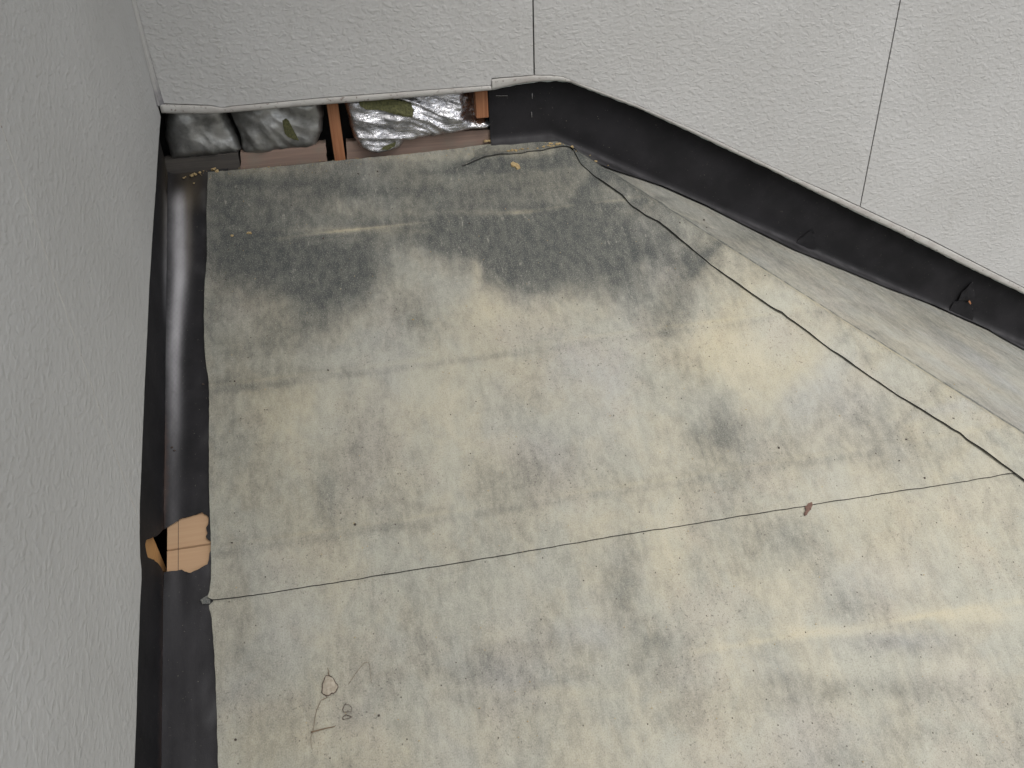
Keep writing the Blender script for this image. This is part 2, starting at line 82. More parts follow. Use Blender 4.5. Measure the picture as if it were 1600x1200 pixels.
 'stains': [['d',0.1761,-0.0448,0.1302,-0.0152,-0.0035,-0.0777,0.22],['d',0.3516,-0.0474,0.1326,-0.0154,-0.0065,-0.07,0.22],['d',0.5883,-0.0749,0.1804,-0.021,-0.0125,-0.0787,0.2],['d',0.7687,-0.0958,0.1523,-0.0177,-0.0147,-0.0702,0.22],['d',0.8684,-0.0703,0.0772,-0.0089,-0.0127,-0.054,0.15],['d',0.096,-0.0877,0.0424,-0.005,-0.0019,-0.0837,0.2],['d',0.2232,-0.2279,0.1591,-0.0197,-0.004,-0.0659,0.5],['d',0.3697,-0.2734,0.0442,-0.0055,-0.0042,-0.0404,0.6],['d',0.1694,-0.197,0.0691,-0.0085,-0.0018,-0.04,0.3],['d',0.2999,-0.3087,0.0816,-0.0103,-0.0051,-0.0603,0.26],['d',0.1638,-0.322,0.0533,-0.0068,-0.0033,-0.0737,0.12],['d',0.255,-0.3638,0.0665,-0.0086,-0.0042,-0.0582,0.16],['d',0.5849,-0.1892,0.0871,-0.0105,-0.0076,-0.0463,0.35],['d',0.5938,-0.2241,0.0431,-0.0053,-0.0049,-0.0294,0.3],['d',0.7854,-0.2305,0.1767,-0.0214,-0.0146,-0.0653,0.48],['d',0.8967,-0.2094,0.0897,-0.0108,-0.0111,-0.0435,0.32],['d',0.7228,-0.3143,0.0783,-0.0098,-0.013,-0.062,0.42],['d',0.8014,-0.2913,0.0867,-0.0107,-0.0146,-0.0631,0.4],['d',0.9258,-0.2731,0.0441,-0.0054,-0.013,-0.0485,0.2],['d',0.4857,-0.3708,0.0299,-0.0038,-0.0094,-0.0662,0.2],['d',0.4865,-0.4131,0.0161,-0.0021,-0.0021,-0.0146,0.22],['d',0.9677,-0.2867,0.0324,-0.004,-0.01,-0.0355,0.55],['d',0.9835,-0.3631,0.0404,-0.0051,-0.0157,-0.0538,0.4],['d',0.9868,-0.4272,0.0312,-0.004,-0.0155,-0.0519,0.35],['d',1.1297,-0.3318,0.0741,-0.0091,-0.0127,-0.0382,0.4],['d',1.0696,-0.4456,0.037,-0.0047,-0.0144,-0.0444,0.6],['d',1.0318,-0.4945,0.0349,-0.0045,-0.0101,-0.0316,0.45],['d',1.0133,-0.5071,0.0194,-0.0025,-0.0036,-0.0115,0.3],['d',0.9935,-0.1945,0.091,-0.0108,-0.0096,-0.0341,0.25],['d',0.8861,-0.3669,0.0714,-0.009,-0.016,-0.0608,0.25],['d',1.0182,-0.5594,0.0521,-0.0069,-0.0111,-0.0345,0.4],['d',1.0838,-0.6184,0.0543,-0.0073,-0.0185,-0.0531,0.25],['d',1.0674,-0.6854,0.0597,-0.0082,-0.02,-0.0571,0.45],['d',1.0691,-0.7389,0.0522,-0.0073,-0.0097,-0.0272,0.4],['d',1.0106,-0.7308,0.052,-0.0072,-0.0075,-0.0223,0.25],['d',0.1076,-0.4245,0.0449,-0.0059,-0.0006,-0.0224,0.4],['d',0.0929,-0.4986,0.0563,-0.0076,-0.0003,-0.0121,0.35],['d',0.2838,-0.4997,0.0769,-0.0103,-0.001,-0.0122,0.4],['d',0.3613,-0.5045,0.0516,-0.0069,-0.0012,-0.0109,0.25],['d',0.2247,-0.4185,0.0783,-0.0103,-0.0018,-0.0283,0.12],['d',0.1956,-0.4713,0.0896,-0.012,-0.0019,-0.0341,0.08],['d',0.3361,-0.5585,0.0227,-0.0031,-0.0047,-0.0456,0.3],['d',0.4091,-0.5413,0.0179,-0.0024,-0.0037,-0.0293,0.3],['d',0.3453,-0.6509,0.0197,-0.0027,-0.0067,-0.0611,0.3],['d',0.3012,-0.6573,0.0171,-0.0024,-0.0057,-0.0606,0.25],['d',0.276,-0.7331,0.0237,-0.0034,-0.0041,-0.0462,0.5],['d',0.2687,-0.6776,0.0217,-0.0031,-0.0031,-0.0361,0.25],['d',0.1448,-0.6103,0.0365,-0.0051,-0.0024,-0.0556,0.25],['d',0.1471,-0.6968,0.0414,-0.0059,-0.0021,-0.0468,0.22],['d',0.6567,-0.629,0.116,-0.0159,-0.0027,-0.0129,0.22],['d',0.7151,-0.6636,0.077,-0.0106,-0.0064,-0.0278,0.28],['d',0.5896,-0.5657,0.0781,-0.0106,-0.0025,-0.0134,0.18],['d',0.7516,-0.6218,0.0652,-0.0089,-0.0038,-0.0157,0.2],['d',0.6539,-0.7629,0.0616,-0.0088,-0.0064,-0.0294,0.28],['d',0.6923,-0.7058,0.0378,-0.0053,-0.0083,-0.0367,0.2],['d',0.4031,-0.7809,0.0713,-0.0103,-0.0021,-0.016,0.18],['d',0.3749,-0.8138,0.0703,-0.0102,-0.0011,-0.0089,0.3],['d',0.1996,-0.8085,0.0688,-0.0101,-0.0006,-0.0088,0.2],['d',0.688,-0.9361,0.0327,-0.0049,-0.0115,-0.0468,0.3],['d',0.8185,-0.95,0.0295,-0.0044,-0.0183,-0.0622,0.48],['d',0.7815,-0.9934,0.0232,-0.0035,-0.0087,-0.0304,0.3],['d',1.1081,-0.936,0.0616,-0.009,-0.013,-0.0326,0.42],['d',1.1277,-0.9677,0.055,-0.0081,-0.0131,-0.0319,0.3],['d',0.9543,-0.7995,0.1013,-0.0144,-0.0115,-0.0353,0.18],['d',0.7602,-0.747,0.0754,-0.0106,-0.0091,-0.0359,0.15],['d',1.198,-1.0723,0.0536,-0.0081,-0.0081,-0.018,0.32],['d',0.8124,-1.0711,0.0567,-0.0087,-0.0073,-0.0241,0.35],['d',0.8294,-1.0737,0.0159,-0.0024,-0.0042,-0.0135,0.3],['d',0.6495,-1.0461,0.0559,-0.0086,-0.0035,-0.0145,0.2],['d',0.5397,-1.0787,0.0764,-0.0118,-0.0056,-0.028,0.35],['d',0.4754,-1.0639,0.0543,-0.0084,-0.0036,-0.0207,0.28],['d',0.4061,-1.0088,0.0549,-0.0084,-0.0017,-0.0117,0.15],['d',0.4894,-1.1092,0.0643,-0.0101,-0.002,-0.0109,0.25],['d',0.3656,-1.0613,0.0428,-0.0067,-0.0025,-0.0186,0.15],['d',1.0415,-1.1635,0.0452,-0.007,-0.0045,-0.0111,0.38],['d',0.983,-1.1913,0.0444,-0.007,-0.0056,-0.0144,0.25],['d',1.1428,-1.194,0.1135,-0.0177,-0.0045,-0.01,0.32],['d',1.2982,-1.2261,0.08,-0.0125,-0.0066,-0.0126,0.3],['d',1.0906,-1.2033,0.0673,-0.0105,-0.0035,-0.0081,0.25],['d',1.1107,-1.2907,0.0326,-0.0052,-0.0084,-0.0185,0.4],['d',1.1816,-1.2652,0.0222,-0.0035,-0.0091,-0.019,0.28],['d',1.2438,-1.2843,0.0444,-0.0071,-0.007,-0.0137,0.22],['d',1.22,-1.1336,0.0467,-0.0072,-0.0045,-0.0096,0.28],['d',0.83,-1.1815,0.0436,-0.0069,-0.0072,-0.0222,0.25],['d',0.7202,-1.1689,0.0324,-0.0051,-0.003,-0.0107,0.22],['d',0.7784,-1.1255,0.0886,-0.0138,-0.0082,-0.0276,0.12],['d',1.2161,-0.7856,0.0524,-0.0073,-0.02,-0.0483,0.2],['d',1.3823,-0.7286,0.0544,-0.0075,-0.0148,-0.0319,0.25],['d',1.258,-0.8172,0.1045,-0.0147,-0.0062,-0.0144,0.18],['d',1.393,-0.7973,0.0533,-0.0074,-0.0047,-0.0098,0.25],['d',1.1122,-0.2175,0.0976,0.0811,-0.0075,-0.0238,0.2],['d',1.1344,-0.2467,0.0934,0.0684,-0.0076,-0.0235,0.25],['d',1.2049,-0.3157,0.0727,0.0521,-0.0057,-0.0162,0.35],['d',1.0798,-0.1687,0.1087,0.1146,-0.0063,-0.021,0.35],['d',1.4459,-0.6235,0.0282,-0.0038,-0.0058,-0.0124,0.45],['d',1.5181,-0.7194,0.0692,-0.0094,-0.006,-0.0118,0.25],['d',1.4292,-0.5615,0.1678,0.0991,-0.0058,-0.0129,0.25],['d',1.6345,-0.831,0.0543,-0.0076,-0.0056,-0.0098,0.35],['d',1.5783,-0.6928,0.1964,0.1104,-0.0084,-0.0124,0.4],['d',0.9932,-0.0808,0.0625,0.0649,-0.0079,-0.0291,0.45],['d',0.7817,-0.034,0.1394,-0.0159,-0.0027,-0.0129,0.5],['d',0.9111,-0.0257,0.0503,0.0067,-0.0041,-0.0168,0.5],['d',0.7178,-0.0399,0.0689,-0.0079,-0.0021,-0.011,0.5],['d',0.6249,-0.0386,0.0911,-0.0104,-0.0018,-0.0109,0.3],['d',0.25,-0.0266,0.1761,-0.0204,-0.0008,-0.0125,0.2],['d',0.4967,-0.0823,0.1783,-0.0208,-0.0019,-0.0141,0.2],['d',1.4172,-0.0796,0.3629,0.3341,-0.0268,-0.0564,0.18],['l',0.4399,-0.0576,0.0236,-0.0027,-0.0082,-0.07,0.3],['l',0.4046,-0.107,0.0582,-0.0069,-0.0026,-0.0241,0.25],['l',0.2773,-0.0566,0.0203,-0.0024,-0.0018,-0.0246,0.22],['l',0.3629,-0.0844,0.0145,-0.0017,-0.0034,-0.0347,0.2],['l',0.8645,-0.1524,0.0453,-0.0053,-0.0058,-0.0243,0.3],['l',0.9182,-0.1855,0.0301,-0.0036,-0.0088,-0.0341,0.2],['l',0.5188,-0.138,0.0584,-0.0069,-0.0034,-0.0239,0.2],['l',0.5163,-0.2561,0.0707,-0.0087,-0.0051,-0.035,0.25],['l',0.5764,-0.3279,0.0837,-0.0105,-0.0077,-0.0458,0.2],['l',0.6528,-0.3767,0.0388,-0.0049,-0.0143,-0.074,0.35],['l',0.6435,-0.3124,0.0141,-0.0018,-0.0081,-0.0434,0.4],['l',0.7571,-0.4209,0.111,-0.0143,-0.0074,-0.0324,0.35],['l',0.4657,-0.314,0.0414,-0.0052,-0.0051,-0.0383,0.2],['l',0.2029,-0.3421,0.0372,-0.0048,-0.0033,-0.0587,0.3],['l',0.1361,-0.3485,0.0289,-0.0037,-0.0032,-0.0865,0.25],['l',0.3733,-0.394,0.0401,-0.0052,-0.0035,-0.032,0.2],['l',0.4733,-0.55,0.1423,-0.0192,-0.0096,-0.0658,0.25],['l',0.5204,-0.6626,0.1508,-0.021,-0.0103,-0.0615,0.2],['l',0.9016,-0.5221,0.1096,-0.0144,-0.0098,-0.035,0.3],['l',1.0194,-0.3431,0.0175,-0.0022,-0.0085,-0.0283,0.4],['l',1.0485,-0.3712,0.029,-0.0036,-0.0097,-0.031,0.3],['l',1.1079,-0.5493,0.0625,-0.0082,-0.0193,-0.0555,0.35],['l',1.1841,-0.6176,0.0549,-0.0074,-0.0254,-0.0666,0.35],['l',1.2557,-0.5083,0.0715,-0.0093,-0.0225,-0.0575,0.3],['l',1.3057,-0.6049,0.0839,-0.0112,-0.0228,-0.0545,0.25],['l',0.8785,-0.6047,0.0532,-0.0072,-0.022,-0.0784,0.25],['l',0.1895,-0.578,0.0618,-0.0085,-0.0029,-0.0508,0.2],['l',0.3259,-0.5968,0.0374,-0.0052,-0.0064,-0.0631,0.2],['l',0.1981,-0.6429,0.0606,-0.0085,-0.0022,-0.0367,0.2],['l',0.1339,-0.7304,0.0467,-0.0067,-0.0023,-0.057,0.15],['l',0.9763,-0.3622,0.0144,-0.0018,-0.009,-0.031,0.3],['l',0.8459,-0.7208,0.064,-0.0089,-0.0137,-0.0489,0.15],['l',1.3036,-0.8988,0.1152,-0.0166,-0.0157,-0.034,0.2],['l',1.4544,-1.0042,0.0881,-0.013,-0.0339,-0.0632,0.2],['l',0.8895,-0.9212,0.0289,-0.0042,-0.0235,-0.0742,0.28],['l',0.7878,-0.8833,0.0482,-0.007,-0.012,-0.0436,0.2],['l',1.2478,-1.0194,0.0732,-0.0109,-0.0238,-0.0514,0.2],['l',0.95,-1.0716,0.0346,-0.0053,-0.0207,-0.0577,0.2],['l',1.122,-1.1591,0.1376,-0.0213,-0.0057,-0.013,0.25],['l',1.329,-1.1912,0.1047,-0.0162,-0.0078,-0.0148,0.25],['l',1.3934,-1.1179,0.0962,-0.0146,-0.0063,-0.0118,0.3],['l',1.145,-1.1065,0.0819,-0.0125,-0.003,-0.0068,0.4],['l',0.9804,-1.2425,0.0435,-0.0069,-0.0102,-0.0257,0.25],['l',0.225,-0.9305,0.0662,-0.01,-0.0038,-0.05,0.12],['l',0.3783,-0.8791,0.0802,-0.0119,-0.0041,-0.0318,0.12],['l',0.8526,-1.2495,0.0641,-0.0102,-0.0087,-0.0253,0.15],['l',1.3456,-0.473,0.2652,0.1807,-0.0074,-0.018,0.2],['l',1.5024,-0.631,0.4128,0.248,-0.006,-0.0124,0.2],['y',0.6528,-0.3767,0.0346,-0.0044,-0.0129,-0.0667,0.6],['y',0.6435,-0.3124,0.0113,-0.0014,-0.0072,-0.0388,0.6],['y',0.7554,-0.4283,0.1108,-0.0143,-0.006,-0.0264,0.35],['y',0.2029,-0.3421,0.0332,-0.0043,-0.0033,-0.0587,0.35],['y',0.1903,-0.5651,0.0496,-0.0068,-0.0029,-0.0512,0.45],['y',0.3972,-0.175,0.2297,-0.0278,-0.0009,-0.0083,0.75],['y',0.7533,-0.1694,0.2091,-0.0249,-0.0018,-0.0086,0.7],['y',0.1982,-0.1759,0.1258,-0.0153,-0.0004,-0.0082,0.6],['y',1.0098,-0.3501,0.0174,-0.0022,-0.0103,-0.0344,0.45],['y',1.1054,-0.5563,0.0554,-0.0073,-0.0169,-0.0485,0.5],['y',1.1841,-0.6176,0.0549,-0.0074,-0.0154,-0.0403,0.4],['y',0.5249,-0.5569,0.1298,-0.0175,-0.0086,-0.0528,0.25],['y',0.4631,-0.7051,0.1477,-0.0208,-0.0072,-0.0478,0.2],['y',1.2914,-0.233,0.195,0.1755,-0.0271,-0.0604,0.7],['y',1.4002,-0.3009,0.2442,0.199,-0.0331,-0.0639,0.8],['y',1.4732,-0.4866,0.2759,0.1913,-0.0275,-0.0452,0.85],['y',1.5435,-0.5692,0.2029,0.1279,-0.0255,-0.0378,0.8],['y',1.6063,-0.7021,0.129,0.071,-0.0161,-0.0215,0.6],['y',1.6702,-0.7761,0.1304,0.0653,-0.0159,-0.02,0.6],['y',1.3296,-0.9859,0.15,-0.0221,-0.0309,-0.0634,0.25],['y',1.145,-1.1065,0.1406,-0.0215,-0.0038,-0.0088,0.5],['y',1.3694,-1.1143,0.1081,-0.0164,-0.0062,-0.0118,0.5],['y',0.7848,-0.8944,0.048,-0.007,-0.0178,-0.0645,0.3],['y',0.9015,-0.9229,0.0301,-0.0044,-0.0205,-0.0638,0.4],['y',0.1809,-1.0976,0.124,-0.0196,-0.0034,-0.0527,0.25],['y',0.6096,-1.1185,0.1305,-0.0204,-0.0021,-0.0092,0.4],['y',0.2907,-1.1508,0.1855,-0.0296,-0.0028,-0.0258,0.25],['y',0.1789,0.018,0.0881,-0.0101,-0.0006,-0.0146,0.5],['y',0.4798,0.0211,0.1829,-0.0207,-0.0014,-0.0112,0.45],['y',0.8036,-0.0058,0.0937,-0.0105,-0.0024,-0.0113,0.4],['y',1.0906,-0.996,0.0723,-0.0108,-0.0166,-0.0414,0.25],['y',1.0745,-0.1862,0.0614,0.0353,-0.0063,-0.0207,0.5],['b',1.3807,-0.7007,0.0823,-0.0112,-0.0207,-0.0453,0.4],['b',1.2784,-1.1425,0.0822,-0.0126,-0.0076,-0.0153,0.6],['b',0.8025,-0.5805,0.0531,-0.0071,-0.0201,-0.0791,0.35],['b',0.8785,-0.6047,0.0399,-0.0054,-0.022,-0.0784,0.35],['b',0.3699,-0.6544,0.0493,-0.0069,-0.0086,-0.073,0.3],['b',0.5397,-1.0787,0.0764,-0.0118,-0.0056,-0.028,0.5],['b',1.5598,-0.7529,0.0996,0.0065,-0.0068,-0.0128,0.5],['b',0.7227,-0.7417,0.0751,-0.0106,-0.0115,-0.0477,0.3],['b',0.6855,-1.0415,0.0676,-0.0103,-0.0049,-0.0195,0.5],['b',1.3422,-1.2132,0.0693,-0.0108,-0.0194,-0.0362,0.3],['b',0.2369,-0.2296,0.1384,-0.0171,-0.004,-0.0628,0.4],['b',0.7798,-0.2553,0.1754,-0.0214,-0.0179,-0.08,0.5],['b',1.3037,-1.0389,0.0732,-0.0109,-0.0199,-0.0409,0.3],['b',1.2048,-1.0571,0.0599,-0.009,-0.0226,-0.0499,0.3],['b',0.3952,-1.0072,0.11,-0.0168,-0.0028,-0.0194,0.2]],  # thin dark blobs below the ridge strip paint the soft shadow of its bulge
}
SL, XH, DW, ZA, HXS, HYS, HDX, XF, J1 = P['roofk']
PANEL = 0.91
J2, J3, J4 = J1 + PANEL, J1 + 2 * PANEL, J1 + 3 * PANEL
YJ = -0.925

# ------------------------------------------------------------ numpy noise
_rs = np.random.RandomState(11)
_perm = np.concatenate([_rs.permutation(512)] * 3)
_ang = _rs.rand(512) * 2 * math.pi
def perlin(x, y):
    x = np.asarray(x, float); y = np.asarray(y, float)
    xi = np.floor(x).astype(int); yi = np.floor(y).astype(int); xf = x - xi; yf = y - yi
    def g(ix, iy, dx, dy):
        a = _ang[_perm[_perm[ix & 511] + (iy & 511)] & 511]
        return np.cos(a) * dx + np.sin(a) * dy
    u = xf * xf * xf * (xf * (xf * 6 - 15) + 10); v = yf * yf * yf * (yf * (yf * 6 - 15) + 10)
    a = g(xi, yi, xf, yf); b = g(xi + 1, yi, xf - 1, yf); c = g(xi, yi + 1, xf, yf - 1); d = g(xi + 1, yi + 1, xf - 1, yf - 1)
    return ((a + u * (b - a)) * (1 - v) + (c + u * (d - c)) * v) * 1.5
def fbm(x, y, o=4):
    s = 0; a = 1.0; n = 0
    for i in range(o):
        s = s + a * perlin(x * 2 ** i + 17.3 * i, y * 2 ** i - 9.1 * i); n += a; a *= 0.5
    return s / n
def smooth(a, b, t):
    t = np.clip((t - a) / (b - a), 0, 1); return t * t * (3 - 2 * t)

# ------------------------------------------------------------ mesh helpers
def link(name, mesh, mat, parent=None):
    o = bpy.data.objects.new(name, mesh); COL.objects.link(o)
    if mat is not None and not mesh.materials: mesh.materials.append(mat)
    if parent is not None: o.parent = parent
    return o
def tag(o, label=None, cat=None, group=None, kind=None):
    if label: o['label'] = label
    if cat: o['category'] = cat
    if group: o['group'] = group
    if kind: o['kind'] = kind
    return o
def thing(name, label, cat, loc=(0, 0, 0), group=None):
    o = bpy.data.objects.new(name, None); COL.objects.link(o); o.location = loc; o.empty_display_size = 0.1
    return tag(o, label, cat, group, 'thing')
def mesh_from(name, v, f, mat, parent=None, smooth_=False, attr=None):
    m = bpy.data.meshes.new(name); m.from_pydata([tuple(p) for p in v], [], [tuple(q) for q in f]); m.update()
    if attr is not None:
        a = m.color_attributes.new('stain', 'FLOAT_COLOR', 'POINT')
        c = np.ones((len(v), 4), np.float32); c[:, :3] = attr; a.data.foreach_set('color', c.ravel())
    if smooth_: m.polygons.foreach_set('use_smooth', [True] * len(m.polygons))
    return link(name, m, mat, parent)
def box(name, lo, hi, mat, parent=None, bevel=0.0):
    bm = bmesh.new(); bmesh.ops.create_cube(bm, size=1)
    for v in bm.verts: v.co = Vector([lo[i] + (v.co[i] + .5) * (hi[i] - lo[i]) for i in range(3)])
    if bevel: bmesh.ops.bevel(bm, geom=bm.edges[:], offset=bevel, segments=2, affect='EDGES')
    m = bpy.data.meshes.new(name); bm.to_mesh(m); bm.free()
    return link(name, m, mat, parent)
def resample(poly, step, closed=True):
    out = []; n = len(poly)
    for i in range(n if closed else n - 1):
        a = np.array(poly[i], float); b = np.array(poly[(i + 1) % n], float); k = max(1, int(math.ceil(np.hypot(*(b - a)) / step)))
        for j in range(k): out.append(a + (b - a) * j / k)
    if not closed: out.append(np.array(poly[-1], float))
    return np.array(out)
def inside(pts, poly):
    x, y = pts[:, 0], pts[:, 1]; r = np.zeros(len(pts), bool); n = len(poly); j = n - 1
    for i in range(n):
        xi, yi = poly[i]; xj, yj = poly[j]
        if yi != yj:
            r ^= ((yi > y) != (yj > y)) & (x < (xj - xi) * (y - yi) / (yj - yi) + xi)
        j = i
    return r
def edge_dist(pts, poly, closed=True):
    d = np.full(len(pts), 1e9); n = len(poly)
    for i in range(n if closed else n - 1):
        a = np.asarray(poly[i]); b = np.asarray(poly[(i + 1) % n]); ab = b - a; L = max(ab @ ab, 1e-14)
        t = np.clip(((pts - a) @ ab) / L, 0, 1); q = pts - a - t[:, None] * ab
        d = np.minimum(d, np.hypot(q[:, 0], q[:, 1]))
    return d
def rough(poly, amp, step, seed=0, freq=60):
    q = resample(poly, step); n = len(q)
    t = np.roll(q, -1, 0) - np.roll(q, 1, 0); t /= np.maximum(np.hypot(t[:, 0], t[:, 1]), 1e-9)[:, None]
    k = amp * fbm(q[:, 0] * freq + seed * 3.7, q[:, 1] * freq + seed, 3)
    return q + np.stack([-t[:, 1], t[:, 0]], 1) * k[:, None]
def triang(outline, step, holes=(), seed=1, line_step=None):
    """constrained triangulation of an outline with holes: 2-D points and triangles"""
    rings = [resample(outline, line_step or step)] + [resample(h, line_step or step) for h in holes]
    pts = []; edges = []
    for q in rings:
        b = len(pts); pts += [Vector(p) for p in q]; edges += [(b + i, b + (i + 1) % len(q)) for i in range(len(q))]
    o = rings[0]; lo, hi = o.min(0), o.max(0)
    gx = np.arange(lo[0], hi[0], step); gy = np.arange(lo[1], hi[1], step * .87)
    X, Y = np.meshgrid(gx, gy); X[1::2] += step / 2
    rs = np.random.RandomState(seed); g = np.stack([X.ravel(), Y.ravel()], 1) + (rs.rand(X.size, 2) - .5) * step * .25
    g = g[inside(g, o)]
    for h in rings[1:]: g = g[~inside(g, h)]
    if len(g):
        dmin = np.full(len(g), 1e9)
        for h in rings: dmin = np.minimum(dmin, edge_dist(g, h))
        g = g[dmin > step * .45]
    pts += [Vector(p) for p in g]
    v, e, f, _, _, _ = delaunay_2d_cdt(pts, edges, [], 0, 1e-7)
    v = np.array([tuple(p) for p in v]); f = np.array([t for t in f if len(t) == 3])
    c = v[f].mean(1); k = inside(c, o)
    for h in rings[1:]: k &= ~inside(c, h)
    f = f[k]
    a = v[f]; ar = (a[:, 1, 0] - a[:, 0, 0]) * (a[:, 2, 1] - a[:, 0, 1]) - (a[:, 1, 1] - a[:, 0, 1]) * (a[:, 2, 0] - a[:, 0, 0])
    f[ar < 0] = f[ar < 0][:, ::-1]
    used = np.unique(f); m = -np.ones(len(v), int); m[used] = np.arange(len(used))
    return v[used], m[f]
def shell(name, v2, f, top, back, mat, parent, attr=None, smooth_=True, flip=False, rim_mat=None):
    """top: Nx3 front surface over the 2-D points; back: offset vector to the rear surface; rim walls join the two"""
    n = len(top); bot = top + np.asarray(back)
    ft = f if not flip else f[:, ::-1]
    ed = {}
    for a, b, c in ft:
        for e in ((a, b), (b, c), (c, a)): ed[e] = 1
    rim = [e for e in ed if (e[1], e[0]) not in ed]
    # the rim gets its own vertices so that the edge stays crisp
    ids = sorted({i for e in rim for i in e}); mp = {i: 2 * n + k for k, i in enumerate(ids)}; mp2 = {i: 2 * n + len(ids) + k for k, i in enumerate(ids)}
    V = np.concatenate([top, bot, top[ids], bot[ids]])
    F = [tuple(t) for t in ft] + [(c + n, b + n, a + n) for a, b, c in ft] + [(mp[b], mp[a], mp2[a], mp2[b]) for a, b in rim]
    A = None if attr is None else np.concatenate([attr, attr, attr[ids], attr[ids]])
    o = mesh_from(name, V, F, mat, parent, smooth_, A)
    if rim_mat is not None:
        o.data.materials.append(rim_mat); o.data.polygons.foreach_set('material_index', [0] * (2 * len(ft)) + [1] * len(rim)); o.data.update()
    return o
def tube(path, radii, seg=6):
    V = []; F = []; n = len(path)
    for i, p in enumerate(path):
        p = Vector(p); t = (Vector(path[min(i + 1, n - 1)]) - Vector(path[max(i - 1, 0)])).normalized()
        u = t.orthogonal().normalized(); w = t.cross(u)
        for k in range(seg):
            a = 2 * math.pi * k / seg; V.append(p + (u * math.cos(a) + w * math.sin(a)) * radii[i])
    for i in range(n - 1):
        for k in range(seg):
            F.append((i * seg + k, i * seg + (k + 1) % seg, (i + 1) * seg + (k + 1) % seg, (i + 1) * seg + k))
    F.append(tuple(range(seg))[::-1]); F.append(tuple((n - 1) * seg + k for k in range(seg)))
    return V, F

# ------------------------------------------------------------ roof surface (plan -> height)
def z_hip(x, y): return ZA + HXS * (x - XH) + HYS * (y - DW)
def z_roof(x, y):
    a = SL * np.asarray(y, float); b = z_hip(np.asarray(x, float), np.asarray(y, float)); k = 0.003
    h = np.clip(.5 + .5 * (b - a) / k, 0, 1)
    return b * (1 - h) + a * h - k * h * (1 - h)
seam_y = [(a + b) / 2 for a, b in P['seams']]
def wave(x, y):
    w = 0.0022 * fbm(x * 2.3 + 4, y * 2.3, 3)
    for i, s in enumerate(seam_y):
        w = w + 0.0026 * np.exp(-((y - s - .004 * fbm(x * 2, s * 9 + 0 * x, 2)) / .007) ** 2) * smooth(-.35, .5, fbm(x * 3 + 5 * i, y * 0 + i, 2) + .15)
        w = w - 0.0012 * np.exp(-((y - s + .014) / .010) ** 2)
    return w
NRM = np.array([0, -SL, 1.0]) / math.hypot(SL, 1)
def on_roof(x, y, off=0.0):
    x = np.asarray(x, float); y = np.asarray(y, float)
    return np.stack([x, y, z_roof(x, y) + wave(x, y) + off], 1)

# ------------------------------------------------------------ materials
class NT:
    def __init__(s, name, plane=None):
        s.m = bpy.data.materials.new(name); s.m.use_nodes = True; s.t = s.m.node_tree; s.t.nodes.clear()
        s.out = s.n('OutputMaterial'); s.b = s.n('BsdfPrincipled'); s.l(s.b.outputs[0], s.out.inputs['Surface'])
        s.co = s.n('TexCoord').outputs['Object']; s.dim = '3D'
        if plane:
            q = s.n('SeparateXYZ'); s.l(s.co, q.inputs[0]); c = s.n('CombineXYZ'); s.dim = '2D'
            for i, ax in enumerate(plane): s.l(q.outputs['XYZ'.index(ax)], c.inputs[i])
            s.co = c.outputs[0]
    def n(s, k): return s.t.nodes.new('ShaderNode' + k)
    def l(s, a, b): s.t.links.new(a, b)
    def put(s, sock, v):
        if hasattr(v, 'is_output'): s.l(v, sock)
        else: sock.default_value = v
    def set(s, **k):
        for a, v in k.items(): s.put(s.b.inputs[a.replace('_', ' ')], v)
        return s
    def map(s, scale, loc=(0, 0, 0), rot=(0, 0, 0), src=None):
        m = s.n('Mapping'); s.l(src or s.co, m.inputs['Vector']); m.inputs['Scale'].default_value = scale; m.inputs['Location'].default_value = loc
        m.inputs['Rotation'].default_value = rot; return m.outputs[0]
    def noise(s, vec, scale=1, detail=4, rough=.55, dist=0.0):
        q = s.n('TexNoise'); q.noise_dimensions = s.dim; s.l(vec, q.inputs['Vector']); q.inputs['Scale'].default_value = scale; q.inputs['Detail'].default_value = detail
        q.inputs['Roughness'].default_value = rough; q.inputs['Distortion'].default_value = dist; return q.outputs['Fac']
    def vor(s, vec, scale, feature='F1', rnd=1.0):
        q = s.n('TexVoronoi'); q.voronoi_dimensions = s.dim; q.feature = feature; s.l(vec, q.inputs['Vector']); q.inputs['Scale'].default_value = scale
        q.inputs['Randomness'].default_value = rnd; return q.outputs['Distance']
    def math(s, op, a, b=0.0, c=0.0):
        q = s.n('Math'); q.operation = op
        for i, v in enumerate((a, b, c)): s.put(q.inputs[i], v)
        return q.outputs[0]
    def ramp(s, v, a, b, lo=0.0, hi=1.0):
        q = s.n('MapRange'); q.interpolation_type = 'SMOOTHSTEP'; s.put(q.inputs[0], v)
        for i, x in enumerate((a, b, lo, hi)): q.inputs[i + 1].default_value = x
        return q.outputs[0]
    def mix(s, f, a, b):
        q = s.n('Mix'); q.data_type = 'RGBA'; s.put(q.inputs[0], f)
        for sock, v in ((q.inputs[6], a), (q.inputs[7], b)): s.put(sock, v if hasattr(v, 'is_output') else (*v, 1))
        return q.outputs[2]
    def bump(s, h, dist, strength=1.0, nrm=None):
        q = s.n('Bump'); s.l(h, q.inputs['Height']); q.inputs['Distance'].default_value = dist; q.inputs['Strength'].default_value = strength
        if nrm: s.l(nrm, q.inputs['Normal'])
        return q.outputs[0]
    def stain(s):
        a = s.n('Attribute'); a.attribute_name = 'stain'; q = s.n('SeparateColor'); s.l(a.outputs['Color'], q.inputs[0]); return q.outputs

